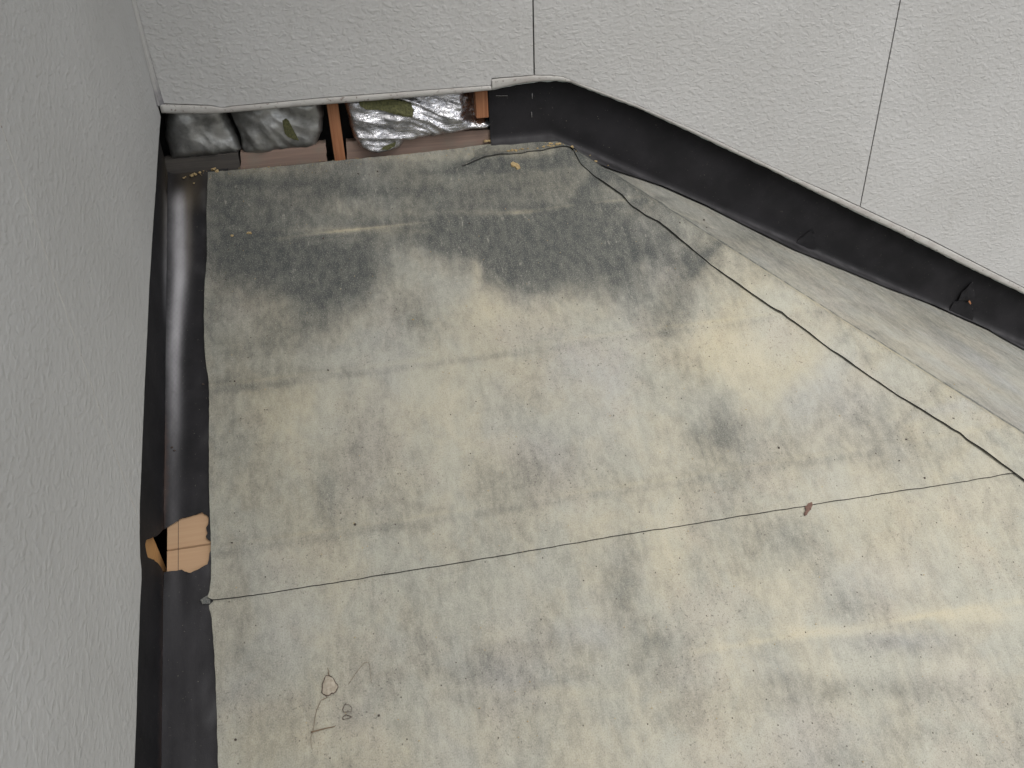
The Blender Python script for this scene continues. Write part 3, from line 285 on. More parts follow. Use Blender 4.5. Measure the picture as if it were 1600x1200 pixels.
SIDE_B, SIDE_L = .44, .36
def mat_siding(name, back):
    t = NT(name, 'XZ' if back else 'YZ')
    # embossed leather-like relief: soft pillows with short creases
    v = t.map((70, 100, 1) if back else (62, 82, 1))
    d = t.n('TexNoise'); d.noise_dimensions = '2D'; t.l(v, d.inputs['Vector']); d.inputs['Scale'].default_value = .8; d.inputs['Detail'].default_value = 1
    vm = t.n('VectorMath'); vm.operation = 'MULTIPLY_ADD'; t.l(d.outputs['Color'], vm.inputs[0]); vm.inputs[1].default_value = (1.6,) * 3; t.l(v, vm.inputs[2])
    edge = t.vor(vm.outputs[0], .60, 'DISTANCE_TO_EDGE')
    crease = t.ramp(edge, 0.0, .26, 0, 1)
    mask = t.ramp(d.outputs['Fac'], .45, .62)
    h = t.math('ADD', t.math('MULTIPLY', crease, t.math('MULTIPLY', mask, .55)), t.math('MULTIPLY', t.noise(v, 1.15, 1), .95))
    n1 = t.bump(h, .0030, SIDE_B if back else SIDE_L)
    big = t.noise(t.map((3, 3, 1)), 1, 3); c = t.mix(t.ramp(big, .3, .75), (.474, .470, .456), (.510, .507, .495))
    specks = t.ramp(t.noise(t.map((230, 230, 1)), 1, 1), .20, .26, 1, 0)
    c = t.mix(t.math('MULTIPLY', specks, .35), c, (.30, .28, .26))
    run = t.ramp(t.noise(t.map((34, 2.2, 1)), 1, 3), .56, .78); c = t.mix(t.math('MULTIPLY', run, .10), c, (.33, .31, .28))
    t.set(Base_Color=c, Roughness=.62, Normal=n1); t.b.inputs['Specular IOR Level'].default_value = .35
    return t.m
def mat_sealant():
    t = NT('painted_sealant'); n = t.noise(t.map((14, 14, 40)), 1, 4)
    c = t.mix(t.ramp(n, .35, .7), (.50, .49, .46), (.41, .385, .36))
    c = t.mix(t.ramp(t.noise(t.map((120,) * 3), 1, 3), .60, .72), c, (.24, .20, .18))
    t.set(Base_Color=c, Roughness=.6, Normal=t.bump(t.noise(t.map((160, 160, 160)), 1, 4), .0012, .6)); return t.m
def mat_corner():
    t = NT('grimy_corner_sealant'); g = t.math('ADD', t.stain()[0], t.math('MULTIPLY', t.math('SUBTRACT', t.noise(t.map((60,) * 3), 1, 4), .5), .5))
    t.set(Base_Color=t.mix(t.ramp(g, .1, .9), (.44, .43, .41), (.13, .125, .14)), Roughness=.7); return t.m
def mat_cut():
    t = NT('cut_siding_edge'); n = t.noise(t.map((90,) * 3), 1, 4)
    t.set(Base_Color=t.mix(t.ramp(n, .35, .7), (.36, .42, .40), (.55, .58, .56)), Roughness=.9, Normal=t.bump(n, .0015, .8)); return t.m
def mat_underlay(name='weathered_underlay', streak_rot=0.0):
    t = NT(name, 'XY'); R_, G_, B_ = t.stain()[:3]
    fine = t.noise(t.map((52, 34, 1)), 1, 5, .74, .12); mid = t.noise(t.map((9, 7, 1)), 1, 4, .62, .3)
    run = t.noise(t.map((80, 8, 1), rot=(0, 0, streak_rot)), 1, 4, .62)
    cov = t.math('ADD', R_, t.math('MULTIPLY', t.math('SUBTRACT', fine, .5), t.ramp(R_, .15, .6, .30, .58)))
    cov = t.math('ADD', cov, t.math('MULTIPLY', t.math('SUBTRACT', mid, .5), .34))
    cov = t.math('ADD', cov, t.math('MULTIPLY', t.math('SUBTRACT', run, .5), .15))
    cov = t.ramp(cov, -.08, 1.08)
    bare = t.mix(t.ramp(fine, .35, .65), (.066, .072, .069), (.104, .109, .098))
    dust = t.mix(t.ramp(mid, .38, .62), (.462, .436, .346), (.412, .406, .340))
    tint = t.noise(t.map((5, 5, 1), loc=(7, 2, 0)), 1, 4, .65); dust = t.mix(t.ramp(tint, .50, .68, 0, .45), dust, (.410, .370, .305))
    dust = t.mix(t.math('MULTIPLY', G_, .75), dust, (.500, .430, .270))
    dust = t.mix(t.math('MULTIPLY', B_, .65), dust, (.368, .376, .386))
    c = t.mix(cov, bare, dust)
    # mineral grit: dark pinholes and pale flecks
    gr = t.noise(t.map((420, 420, 1)), 1, 1); c = t.mix(t.ramp(gr, .55, .72, 0, .22), c, (.10, .095, .09)); c = t.mix(t.ramp(gr, .28, .45, .28, 0), c, (.46, .44, .40))
    pit = t.noise(t.map((150, 150, 1)), 1, 3, .75)
    c = t.mix(t.math('MULTIPLY', t.ramp(pit, .62, .70), t.ramp(tint, .44, .60, .06, .55)), c, (.06, .053, .047))
    c = t.mix(t.math('MULTIPLY', t.ramp(t.vor(t.map((21, 21, 1), loc=(.4, .2, .1)), 1), .016, .034, 1, 0), t.ramp(run, .46, .6)), c, (.05, .035, .028))
    scf = t.noise(t.map((95, 42, 1), rot=(0, 0, streak_rot + .1)), 1, 4, .7); c = t.mix(t.math('MULTIPLY', t.ramp(scf, .60, .74), t.ramp(mid, .46, .60, .02, .42)), c, (.46, .44, .375))
    c = t.mix(t.math('MULTIPLY', t.ramp(pit, .34, .27), t.ramp(fine, .46, .62, .0, .55)), c, (.47, .455, .40))
    h = t.math('ADD', t.math('MULTIPLY', gr, .5), t.noise(t.map((110, 110, 1)), 1, 3))
    t.set(Base_Color=c, Roughness=.86, Normal=t.bump(h, .0014, .6)); t.b.inputs['Specular IOR Level'].default_value = .3
    return t.m
def mat_felt():
    t = NT('black_asphalt_felt'); R_, G_, B_ = t.stain()[:3]
    n = t.noise(t.map((11, 11, 11)), 1, 4, .6); f = t.noise(t.map((40, 9, 12)), 1, 4, .6)
    c = t.mix(t.ramp(n, .3, .7), (.0115, .0112, .0125), (.0200, .0190, .0212))
    du = t.math('ADD', R_, t.math('MULTIPLY', t.math('SUBTRACT', f, .5), t.math('MULTIPLY', R_, .7)))
    c = t.mix(t.ramp(du, .02, .98), c, (.52, .51, .525)); c = t.mix(t.math('MULTIPLY', G_, .85), c, (.155, .120, .070)); c = t.mix(B_, c, (.15, .085, .06))
    sp = t.ramp(t.noise(t.map((300,) * 3), 1, 1), .74, .80); c = t.mix(t.math('MULTIPLY', sp, .5), c, (.22, .20, .16))
    t.set(Base_Color=c, Roughness=t.ramp(R_, .05, .5, .72, .95), Normal=t.bump(t.math('ADD', t.noise(t.map((500,) * 3), 1, 2), t.math('MULTIPLY', n, 3)), .0006, .5))
    t.b.inputs['Specular IOR Level'].default_value = .22; return t.m
def mat_wood(name, a, b, axis=0, dirty=.0, dirt=(.09, .08, .07)):
    t = NT(name); sc = [170, 170, 170]; sc[axis] = 6
    g = t.noise(t.map(tuple(sc)), 1, 3, .6, .3); big = t.noise(t.map((18,) * 3), 1, 4)
    c = t.mix(t.ramp(g, .32, .68), a, b); c = t.mix(t.ramp(big, .70 - .45 * dirty, .95 - .35 * dirty, 0, .25 + .6 * dirty), c, dirt)
    t.set(Base_Color=c, Roughness=.75, Normal=t.bump(g, .0008, .6)); return t.m
def mat_film(name, base, metal, rough, wrinkle, green=0.0, rot=.4):
    t = NT(name); n = t.noise(t.map((26, 26, 26)), 1, 4)
    cr = t.noise(t.map((24, 24, 170), rot=(0, rot, 0)), 1, 3, .65, 1.4); cr2 = t.noise(t.map((60, 60, 30), rot=(0, rot, 0)), 1, 2)
    rid = t.math('ADD', t.math('ABSOLUTE', t.math('SUBTRACT', cr, .5)), t.math('MULTIPLY', t.math('ABSOLUTE', t.math('SUBTRACT', cr2, .5)), .8))
    c = t.mix(t.ramp(n, .35, .65), base, tuple(x * .55 for x in base)); c = t.mix(t.ramp(n, .5, .75, 0, green), c, (.10, .11, .04))
    t.set(Base_Color=c, Metallic=metal, Roughness=t.ramp(n, .3, .7, rough, rough + .18), Normal=t.bump(rid, .005, wrinkle)); return t.m
def mat_plain(name, c1, c2, scale=40, rough=.8, bump=.001, metal=0.0):
    t = NT(name); n = t.noise(t.map((scale,) * 3), 1, 4)
    t.set(Base_Color=t.mix(t.ramp(n, .35, .65), c1, c2), Roughness=rough, Metallic=metal, Normal=t.bump(n, bump, .6)); return t.m

M_SIDE = mat_siding('embossed_siding', True); M_SIDEL = mat_siding('embossed_siding_left', False)
M_SEAL = mat_sealant(); M_CUT = mat_cut(); M_CORNER = mat_corner(); M_UND = mat_underlay(); M_UNDH = mat_underlay('weathered_underlay_hip', R(-42)); M_FELT = mat_felt()
M_PINK = mat_wood('weathered_pink_board', (.31, .215, .17), (.25, .175, .14), 0, .6, (.24, .22, .175))
M_GREYB = mat_wood('grimy_board', (.085, .075, .065), (.055, .05, .045), 0, .5)
M_STUD = mat_wood('red_cedar_stud', (.38, .17, .08), (.27, .105, .045), 2, .1)
M_DECK = mat_wood('tan_sheathing', (.52, .345, .205), (.49, .315, .185), 0, .18, (.24, .20, .17))
M_TAN = mat_wood('orange_sheathing', (.52, .29, .11), (.45, .24, .09), 1, .1)
M_EDGE = mat_plain('bitumen_edge', (.020, .019, .019), (.034, .031, .029), 90, .8)
M_DARK = mat_plain('dark_cavity_board', (.018, .017, .016), (.028, .026, .024))
M_FILM = mat_film('silver_film', (.80, .80, .83), 1.0, .15, .8, .10, .4)
M_FILMD = mat_film('dull_film', (.40, .40, .385), .70, .30, .22, .12, .9)
M_WOOL = mat_plain('olive_glass_wool', (.12, .12, .05), (.07, .072, .032), 220, .95, .004)
M_NAIL = mat_plain('rusty_nail', (.045, .038, .034), (.07, .045, .03), 300, .7)
M_STEEL = mat_plain('staple_steel', (.75, .75, .78), (.62, .62, .65), 200, .25, .0003, 1.0)
M_LEAF = mat_plain('dry_leaf', (.40, .355, .285), (.30, .26, .20), 160, .85)
M_LEAFR = mat_plain('leaf_rim', (.12, .09, .07), (.085, .062, .05), 160, .85)
M_TWIG = mat_plain('dry_stem', (.20, .14, .09), (.14, .095, .06), 120, .85)
M_RUST = mat_plain('brown_scrap', (.17, .10, .075), (.11, .065, .05), 200, .9)
M_CRUMB = mat_plain('ochre_crumb', (.44, .34, .17), (.34, .24, .12), 200, .95, .002)
M_BEIGE = mat_plain('painted_metal', (.33, .31, .28), (.30, .28, .255), 20, .6)
M_SOFFIT = mat_plain('soffit_board', (.55, .54, .52), (.50, .49, .47), 8, .8)
M_GROUND = mat_plain('gravel_yard', (.17, .16, .145), (.11, .105, .095), 3, .95, .01)

# ------------------------------------------------------------ setting: yard far below, house below the roof
mesh_from('ground', [(-600, -600, -4.3), (600, -600, -4.3), (600, 600, -4.3), (-600, 600, -4.3)], [(0, 1, 2, 3)], M_GROUND)['kind'] = 'structure'

# ------------------------------------------------------------ back wall
TH = .015
back = thing('siding_wall', 'pale grey embossed siding wall whose bottom edge steps down diagonally along the roof', 'wall', (0, 0, 0))
low_left = P['bead_left_top']; low_mid = P['bead_mid_top']; low_dia = P['bead_dia_top']
e = np.array(low_dia[-1]); e2 = np.array(low_dia[-3]); slope = (e[1] - e2[1]) / (e[0] - e2[0])
XR = J4 + PANEL
low_dia_ext = low_dia + [[XR, e[1] + slope * (XR - e[0])]]
low_all = np.array([[0.0, low_left[0][1]]] + [q for q in low_left if q[0] > .004] + low_mid + low_dia_ext[1:])
def low_at(x): return np.interp(x, low_all[:, 0], low_all[:, 1])
ZTOP = 2.25
def wall_panel(x0, x1, parent):
    k = (low_all[:, 0] > x0 + .002) & (low_all[:, 0] < x1 - .002)
    lower = [[x0, low_at(x0)]] + low_all[k].tolist() + [[x1, low_at(x1)]]
    lower = [list(q) for q in resample(lower, .012, False)]
    lower = [[a, b + .0006 * float(fbm(np.array(a * 90.), np.array(1.3), 3))] for a, b in lower]
    v, f = triang(lower + [[x1, ZTOP], [x0, ZTOP]], .06, line_step=.06)
    top = np.stack([v[:, 0], 0 * v[:, 0], v[:, 1]], 1)
    ed = np.minimum(v[:, 0] - x0, x1 - v[:, 0]); top[:, 1] += np.where(ed < .001, .0015, 0)
    return shell('siding_panel', v, f, top, (0, TH, 0), M_SIDE, parent, smooth_=False)
G = .0017
for a, b in ((0.0, J1), (J1, J2), (J2, J3), (J3, J4), (J4, XR)): wall_panel(a + (G if a else 0), b - G, back)
for xj in (J1, J2, J3, J4):   # dark tongue of the shiplap joint behind each gap
    box('joint_tongue', (xj - .008, .006, float(low_at(xj)) + .003), (xj + .008, TH - .001, ZTOP), M_DARK, back)
def bead(name, top, low, front, parent, plane, seed, ridge=.0035):
    """rounded strip of painted sealant between two polylines (a, b); plane maps (a, b, depth) to 3-D"""
    top = np.array(top); low = np.array(low); n = 90
    def par(q):
        L = np.concatenate([[0], np.cumsum(np.hypot(*(q[1:] - q[:-1]).T))]); t = np.linspace(0, L[-1], n)
        return np.stack([np.interp(t, L, q[:, 0]), np.interp(t, L, q[:, 1])], 1)
    T, Lo = par(top), par(low); V = []; F = []; m = 9
    for i in range(n):
        nz = float(fbm(np.array(i * .31 + seed), np.array(seed * 1.7), 3)); nz2 = float(fbm(np.array(i * .5 + seed), np.array(seed * 2.7 + 5), 3))
        for k in range(m):
            u = k / (m - 1); a = T[i] * (1 - u) + Lo[i] * u
            if k == 0: a = a + (Lo[i] - T[i]) * .10
            a = a + np.array([0, .0007 * nz2 * u])
            dep = front - ridge * math.sin(math.pi * min(1, .12 + u * .8)) * (1 + .35 * nz)
            if k == 0: dep = front + .004
            if k == m - 1: dep = front + .001
            V.append(plane(a[0], a[1], dep))
        V.append(plane(Lo[i][0], Lo[i][1] + .0006, TH)); V.append(plane(T[i][0], T[i][1], TH))
    w = m + 2
    for i in range(n - 1):
        for k in range(w): F.append((i * w + k, i * w + (k + 1) % w, (i + 1) * w + (k + 1) % w, (i + 1) * w + k))
    F.append(tuple(range(w))[::-1]); F.append(tuple((n - 1) * w + k for k in range(w)))
    return mesh_from(name, V, F, M_SEAL, parent, True)
pl_back = lambda a, b, d: (a, d, b)
bead('sealant_bead', [[.004, P['bead_left_top'][0][1]]] + P['bead_left_top'][1:], [[.004, P['bead_left_low'][0][1]]] + P['bead_left_low'][1:], 0, back, pl_back, 1)
bead('sealant_bead', P['bead_mid_top'], P['bead_mid_low'], .001, back, pl_back, 5, .0025)
dl = P['bead_dia_low']; el = np.array(dl[-1]); dl_ext = dl + [[XR, el[1] + slope * (XR - el[0])]]
bead('sealant_bead', low_dia_ext, dl_ext, .001, back, pl_back, 9, .002)
# pale torn lip of the cut below the beads
def lip(pts, parent, plane, seed, h=.0022):
    q = resample(pts, .006, False); V = []; F = []
    for i, (a, b) in enumerate(q):
        k = h * (.6 + .9 * float(fbm(np.array(a * 45 + seed), np.array(b * 45.), 3)))
        for dd, bb in ((.0035, b + .002), (.0035, b - k), (.012, b - k * 1.1), (.012, b + .002)): V.append(plane(a, bb, dd))
    for i in range(len(q) - 1):
        for k in range(4): F.append((i * 4 + k, i * 4 + (k + 1) % 4, i * 4 + 4 + (k + 1) % 4, i * 4 + 4 + k))
    F += [(3, 2, 1, 0), tuple(len(V) - 4 + k for k in range(4))]
    return mesh_from('cut_edge', V, F, M_CUT, parent)
lip(P['bead_mid_low'], back, pl_back, 2); lip(dl_ext, back, pl_back, 3)
# corner sealant fillet between the two walls
V = []; F = []
zz = np.linspace(P['bead_left_top'][0][1] - .004, ZTOP, 60)
for i, z in enumerate(zz):
    r = (.0085 + .008 * math.exp(-max(0, z - .16) / .05)) * (1 + .25 * float(fbm(np.array(z * 14.), np.array(3.3), 3)))
    for k in range(6):
        a = math.pi / 2 * k / 5; V.append((r - r * math.sin(a) + .0002, -(r - r * math.cos(a)) - .0002, z))
    V.append((-.001, .001, z))
for i in range(len(zz) - 1):
    for k in range(7): F.append((i * 7 + k, i * 7 + (k + 1) % 7, i * 7 + 7 + (k + 1) % 7, i * 7 + 7 + k))
ca = []
for z in zz: ca += [(float(np.clip(.75 * math.exp(-max(0, z - .15) / .12) + .35 * fbm(np.array(z * 18.), np.array(k * .8), 3), 0, 1)), 0, 0) for k in range(7)]
mesh_from('corner_sealant', V, F, M_CORNER, back, True, np.array(ca))

# wall cavity behind the missing strip
YB = .042
def slab(name, pts, y0, y1, mat, parent, rag=0.0, seed=1):
    poly = rough(pts, rag, .008, seed, 70) if rag else np.array(pts)
    v, f = triang(poly, .02, line_step=.01)
    top = np.stack([v[:, 0], np.full(len(v), y0), v[:, 1]], 1)
    return shell(name, v, f, top, (0, y1 - y0, 0), mat, parent, smooth_=False)
slab('base_board', P['boardA'], YB, YB + .03, M_GREYB, back, .003, 1)['label'] = 'grimy dark stretch of base board in the corner'
slab('base_board', P['boardB'], YB + .001, YB + .03, M_PINK, back, .003, 2)
slab('base_board', P['boardC'], YB + .001, YB + .03, M_PINK, back, .002, 3)
s1 = P['stud1']; box('stud', (s1[0][0], .034, s1[2][1] - .02), (s1[1][0] + .001, .075, .9), M_STUD, back, .0012)
s2 = P['stud2']; box('stud', (s2[3][0], .026, s2[3][1]), (s2[2][0], .062, .5), M_STUD, back, .0012)['label'] = 'short cut-off reddish stud'
box('lining_board', (-.10, .150, -.10), (P['felt_left'][0][0] + .05, .162, .9), M_DARK, back)
box('cavity_side', (P['felt_left'][0][0] + .012, .046, -.10), (P['felt_left'][0][0] + .03, .150, .9), M_DARK, back)
box('cavity_side', (-.10, .020, -.10), (-.082, .150, .9), M_DARK, back)
box('cavity_floor', (-.08, .073, -.03), (P['felt_left'][0][0] + .012, .150, -.012), M_DARK, back)

# black felt turned up the wall behind the siding, lapping on to the hip side of the roof
fl = np.array(P['felt_low']); xs0 = P['felt_left'][0][0] + .001
cols = np.concatenate([np.arange(xs0, 2.5, .008), np.arange(2.5, XR, .05)])
V = []; A_ = []; nz = 0
YF = .033
for x in cols:
    yl = float(np.interp(x, fl[:, 0], fl[:, 1])) if x > .99 else float(np.interp(x, [xs0, .80, .86, .93, .99], [.021, .020, .020, .012, -.030]))
    yl = min(yl, YF - .006) + .004 * float(fbm(np.array(x * 14), np.array(2.), 3))
    zc = float(z_roof(x, YF)); rows = []
    for h in (.26, .22, .18, .15, .125, .10, .08, .06, .045, .032, .022, .014):
        b = .0055 * float(fbm(np.array(x * 7 + h * 4), np.array(h * 12.), 3)) * min(1, h / .05)
        rows.append((x, YF + b, zc + h, .10 * max(0, 1 - h / .045) + .05 * max(0., float(fbm(np.array(x * 3.), np.array(h * 9.), 3))) + .05 * float(smooth(1.9, 2.4, np.array(x)))))  # last term paints a faint sheen towards the right end of the felt
    for q in (.0045, .001):
        rows.append((x, YF - (.010 - q), zc + .0035 + q, .16 + .10 * float(fbm(np.array(x * 16), np.array(7.), 3))))
    for u in (.3, .65, 1.0):
        y = YF - .010 + (yl - YF + .010) * u
        rows.append((x, y, float(z_roof(x, y)) + float(wave(x, y)) + .0045 - .0015 * u, .15 + .14 * float(fbm(np.array(x * 11), np.array(u * 2 + 3), 3))))
    nz = len(rows); V += [r[:3] for r in rows]; A_ += [(r[3], 0, 0) for r in rows]
F = [(i * nz + k + 1, (i + 1) * nz + k + 1, (i + 1) * nz + k, i * nz + k) for i in range(len(cols) - 1) for k in range(nz - 1)]
mesh_from('wall_felt', V, F, M_FELT, back, True, np.array(A_))
for q in P['staples']:
    a, b = Vector(q[:3]), Vector(q[3:]); a.y = b.y = .0300
    t_, f_ = tube([a + Vector((0, .004, 0)), a, (a + b) / 2 + Vector((0, -.0006, 0)), b, b + Vector((0, .004, 0))], [.0008] * 5)
    mesh_from('staple', t_, f_, M_STEEL, back)
def felt_flap(pts, lift, seed, parent):
    v, f = triang(np.array(pts), .006); c = v.mean(0); d = edge_dist(v, np.array(pts))
    y = .0285 - lift * smooth(.0, .02, np.hypot(*(v - np.array(pts[1])).T)) * (.6 + .5 * fbm(v[:, 0] * 30 + seed, v[:, 1] * 30, 2))
    return shell('felt_flap', v, f, np.stack([v[:, 0], y, v[:, 1]], 1), (0, .0012, 0), M_FELT, parent, np.zeros((len(v), 3)))
felt_flap(P['flap1'], .004, 1, back); felt_flap(P['flap2'], .007, 2, back); felt_flap(P['flap3'], .003, 3, back)
slab('exposed_wood', P['redbit'], .016, .019, M_STUD, back)

# ------------------------------------------------------------ left wall
left = thing('siding_wall', 'shaded grey siding wall at the left running down beside the black strip', 'wall', (0, 0, 0))
ll = np.array(P['left_low'])
ll[0, 0] = max(ll[0, 0], .0); e = ll[-1]; sl = (ll[-1, 1] - ll[-6, 1]) / (ll[-1, 0] - ll[-6, 0])
YEND = -3.1
ll = np.array(sorted(ll.tolist() + [[YEND, e[1] + sl * (YEND - e[0])]], key=lambda q: q[0]))
for i in range(1, len(ll)): ll[i, 1] = max(ll[i, 1], ll[i - 1, 1] + .0005)
def left_low(y): return np.interp(y, ll[:, 0], ll[:, 1])
def left_panel(y0, y1):
    k = (ll[:, 0] > y0 + .002) & (ll[:, 0] < y1 - .002)
    lower = [[y0, left_low(y0)]] + ll[k].tolist() + [[y1, left_low(y1)]]
    lower = [[a, b + .0012 * float(fbm(np.array(a * 60.), np.array(8.3), 3))] for a, b in resample(lower, .01, False)]
    v, f = triang(lower + [[y1, ZTOP], [y0, ZTOP]], .06, line_step=.06)
    return shell('siding_panel', v, f, np.stack([0 * v[:, 0], v[:, 0], v[:, 1]], 1), (-TH, 0, 0), M_SIDEL, left, smooth_=False)
left_panel(YJ + .0008, -.0004); left_panel(YJ - PANEL, YJ - .0008); left_panel(YJ - 2 * PANEL, YJ - PANEL - .0016); left_panel(YEND, YJ - 2 * PANEL - .0016)
# flush, painted-over joint
V = []; F = []; zz = np.linspace(float(left_low(YJ)) + .002, ZTOP, 50)
for z in zz:
    w = .0020 + .0006 * float(fbm(np.array(z * 30), np.array(1.), 2))
    V += [(-.001, YJ - w, z), (.0006, YJ - w * .4, z), (.0006, YJ + w * .4, z), (-.001, YJ + w, z)]
for i in range(len(zz) - 1):
    for k in range(3): F.append((i * 4 + k + 1, i * 4 + k, i * 4 + 4 + k, i * 4 + 5 + k))
mesh_from('joint_filler', V, F, M_SEAL, left, True)
pl_left = lambda a, b, d: (-d, a, b)
lip([q for q in ll.tolist() if q[0] > -2.0][::-1], left, pl_left, 6, .0016)
box('lining_board', (-.125, YEND, -2.2), (-.115, .02, ZTOP), M_DARK, left)

# upstand of black felt behind the left siding, with the torn opening
XU = XF - .001
hw = np.array(P['hole_wall']); hw[:, 1] = np.maximum(hw[:, 1], SL * hw[:, 0] - .003)
hd = np.array(P['hole_deck'])
yt, yb_ = hd[0, 1], hd[-1, 1]
hw[0] = (yt, SL * yt - .003); hw[1] = (yt - .016, SL * (yt - .016) + .012); hw[-1] = (yb_, SL * yb_ - .003); hw[-2] = (yb_ - .002, SL * yb_ + .010)
ya, yz = YEND, .03
outer = [[ya, SL * ya - .004], [yz, SL * yz - .004], [yz, SL * yz + .21], [ya, SL * ya + .16]]
hole_w = rough(hw[1:-1].tolist(), .0006, .004, 3, 150)
outer2 = [[ya, SL * ya - .004], [yb_, SL * yb_ - .004]] + hole_w[::-1].tolist() + [[yt, SL * yt - .004]] + outer[1:]
# walk the notch so that the outline stays simple: bottom edge, up round the tear, on along the edge
hp = hw[1:-1]; hp = hp[::-1]
notch = resample(hp.tolist(), .005, False); notch = notch + .0008 * np.stack([fbm(notch[:, 0] * 160, notch[:, 1] * 160, 2), fbm(notch[:, 1] * 160, notch[:, 0] * 160 + 9, 2)], 1)
outline = [[ya, SL * ya - .004], [yb_, SL * yb_ - .004]] + notch.tolist() + [[yt, SL * yt - .004], [yz, SL * yz - .004], [yz, SL * yz + .21], [ya, SL * ya + .16]]
v, f = triang(outline, .02, line_step=.012)
hgt = v[:, 1] - SL * v[:, 0]
bx = .003 * fbm(v[:, 0] * 6, hgt * 14, 3) * smooth(.01, .05, hgt)
A_ = np.zeros((len(v), 3)); A_[:, 2] = .30 * np.exp(-((hgt) / .006) ** 2) * smooth(-.9, -.55, -v[:, 0] - 1.4 + 0 * hgt)
A_[:, 1] = .30 * np.exp(-(hgt / .05) ** 2) * smooth(-.28, -.05, v[:, 0]); A_[:, 0] = .42 * np.exp(-(hgt / .035) ** 2) * smooth(-.45, -.22, v[:, 0]) * smooth(.0, -.08, v[:, 0])
shell('wall_felt', v, f, np.stack([XU + bx, v[:, 0], v[:, 1]], 1), (-.0012, 0, 0), M_FELT, left, A_)
tn = P['tan']
v, f = triang(rough(tn, .001, .006, 4, 90), .01)
shell('exposed_sheathing', v, f, np.stack([np.full(len(v), XF - .0105), v[:, 0], v[:, 1]], 1), (-.012, 0, 0), M_TAN, left, smooth_=False)

# ------------------------------------------------------------ roof
roof = thing('roof', 'lean-to roof stripped to weathered grey-beige underlay with a hip on the right', 'roof', (0, 0, 0))
YE = -2.9
def hip_x(y): return XH + HDX * (DW - y)
# sheathing planks under the underlay (seam of the torn opening lies between two of them)
sy = sum(P['seam_deck']) / 2; pw = .30
edges = [DW - .016]; k = sy
while k + pw < DW - .05: k += pw
while k > YE: edges.append(k); k -= pw
edges.append(YE)
for i in range(len(edges) - 1):
    y0, y1 = edges[i] - .0017, edges[i + 1] + .0017
    x0 = XF + .004; V = []
    for y in (y0, y1):
        for x in (x0, hip_x(y) - .004): V += [(x, y, SL * y - .0085), (x, y, SL * y - .0335)]
    mesh_from('sheathing_board', V, [(0, 4, 6, 2), (1, 3, 7, 5), (0, 2, 3, 1), (4, 5, 7, 6), (0, 1, 5, 4), (2, 6, 7, 3)], M_DECK, roof)
XE = 3.75
V = []
for x, y in ((XH + .02, DW), (XE, DW), (XE, YE), (hip_x(YE) + .02, YE)): V += [(x, y, float(z_hip(x, y)) - .0085), (x, y, float(z_hip(x, y)) - .0205)]
mesh_from('sheathing_board', V, [(0, 2, 4, 6)[::-1], (1, 3, 5, 7), (0, 1, 3, 2), (2, 3, 5, 4), (4, 5, 7, 6), (6, 7, 1, 0)], M_DECK, roof)
mesh_from('chalk_line', [(P['chalk_x'][0] + a, y, SL * y - .0083) for y in (-.74, -.88) for a in (-.0005, .0005)], [(0, 2, 3, 1)], M_NAIL, roof)

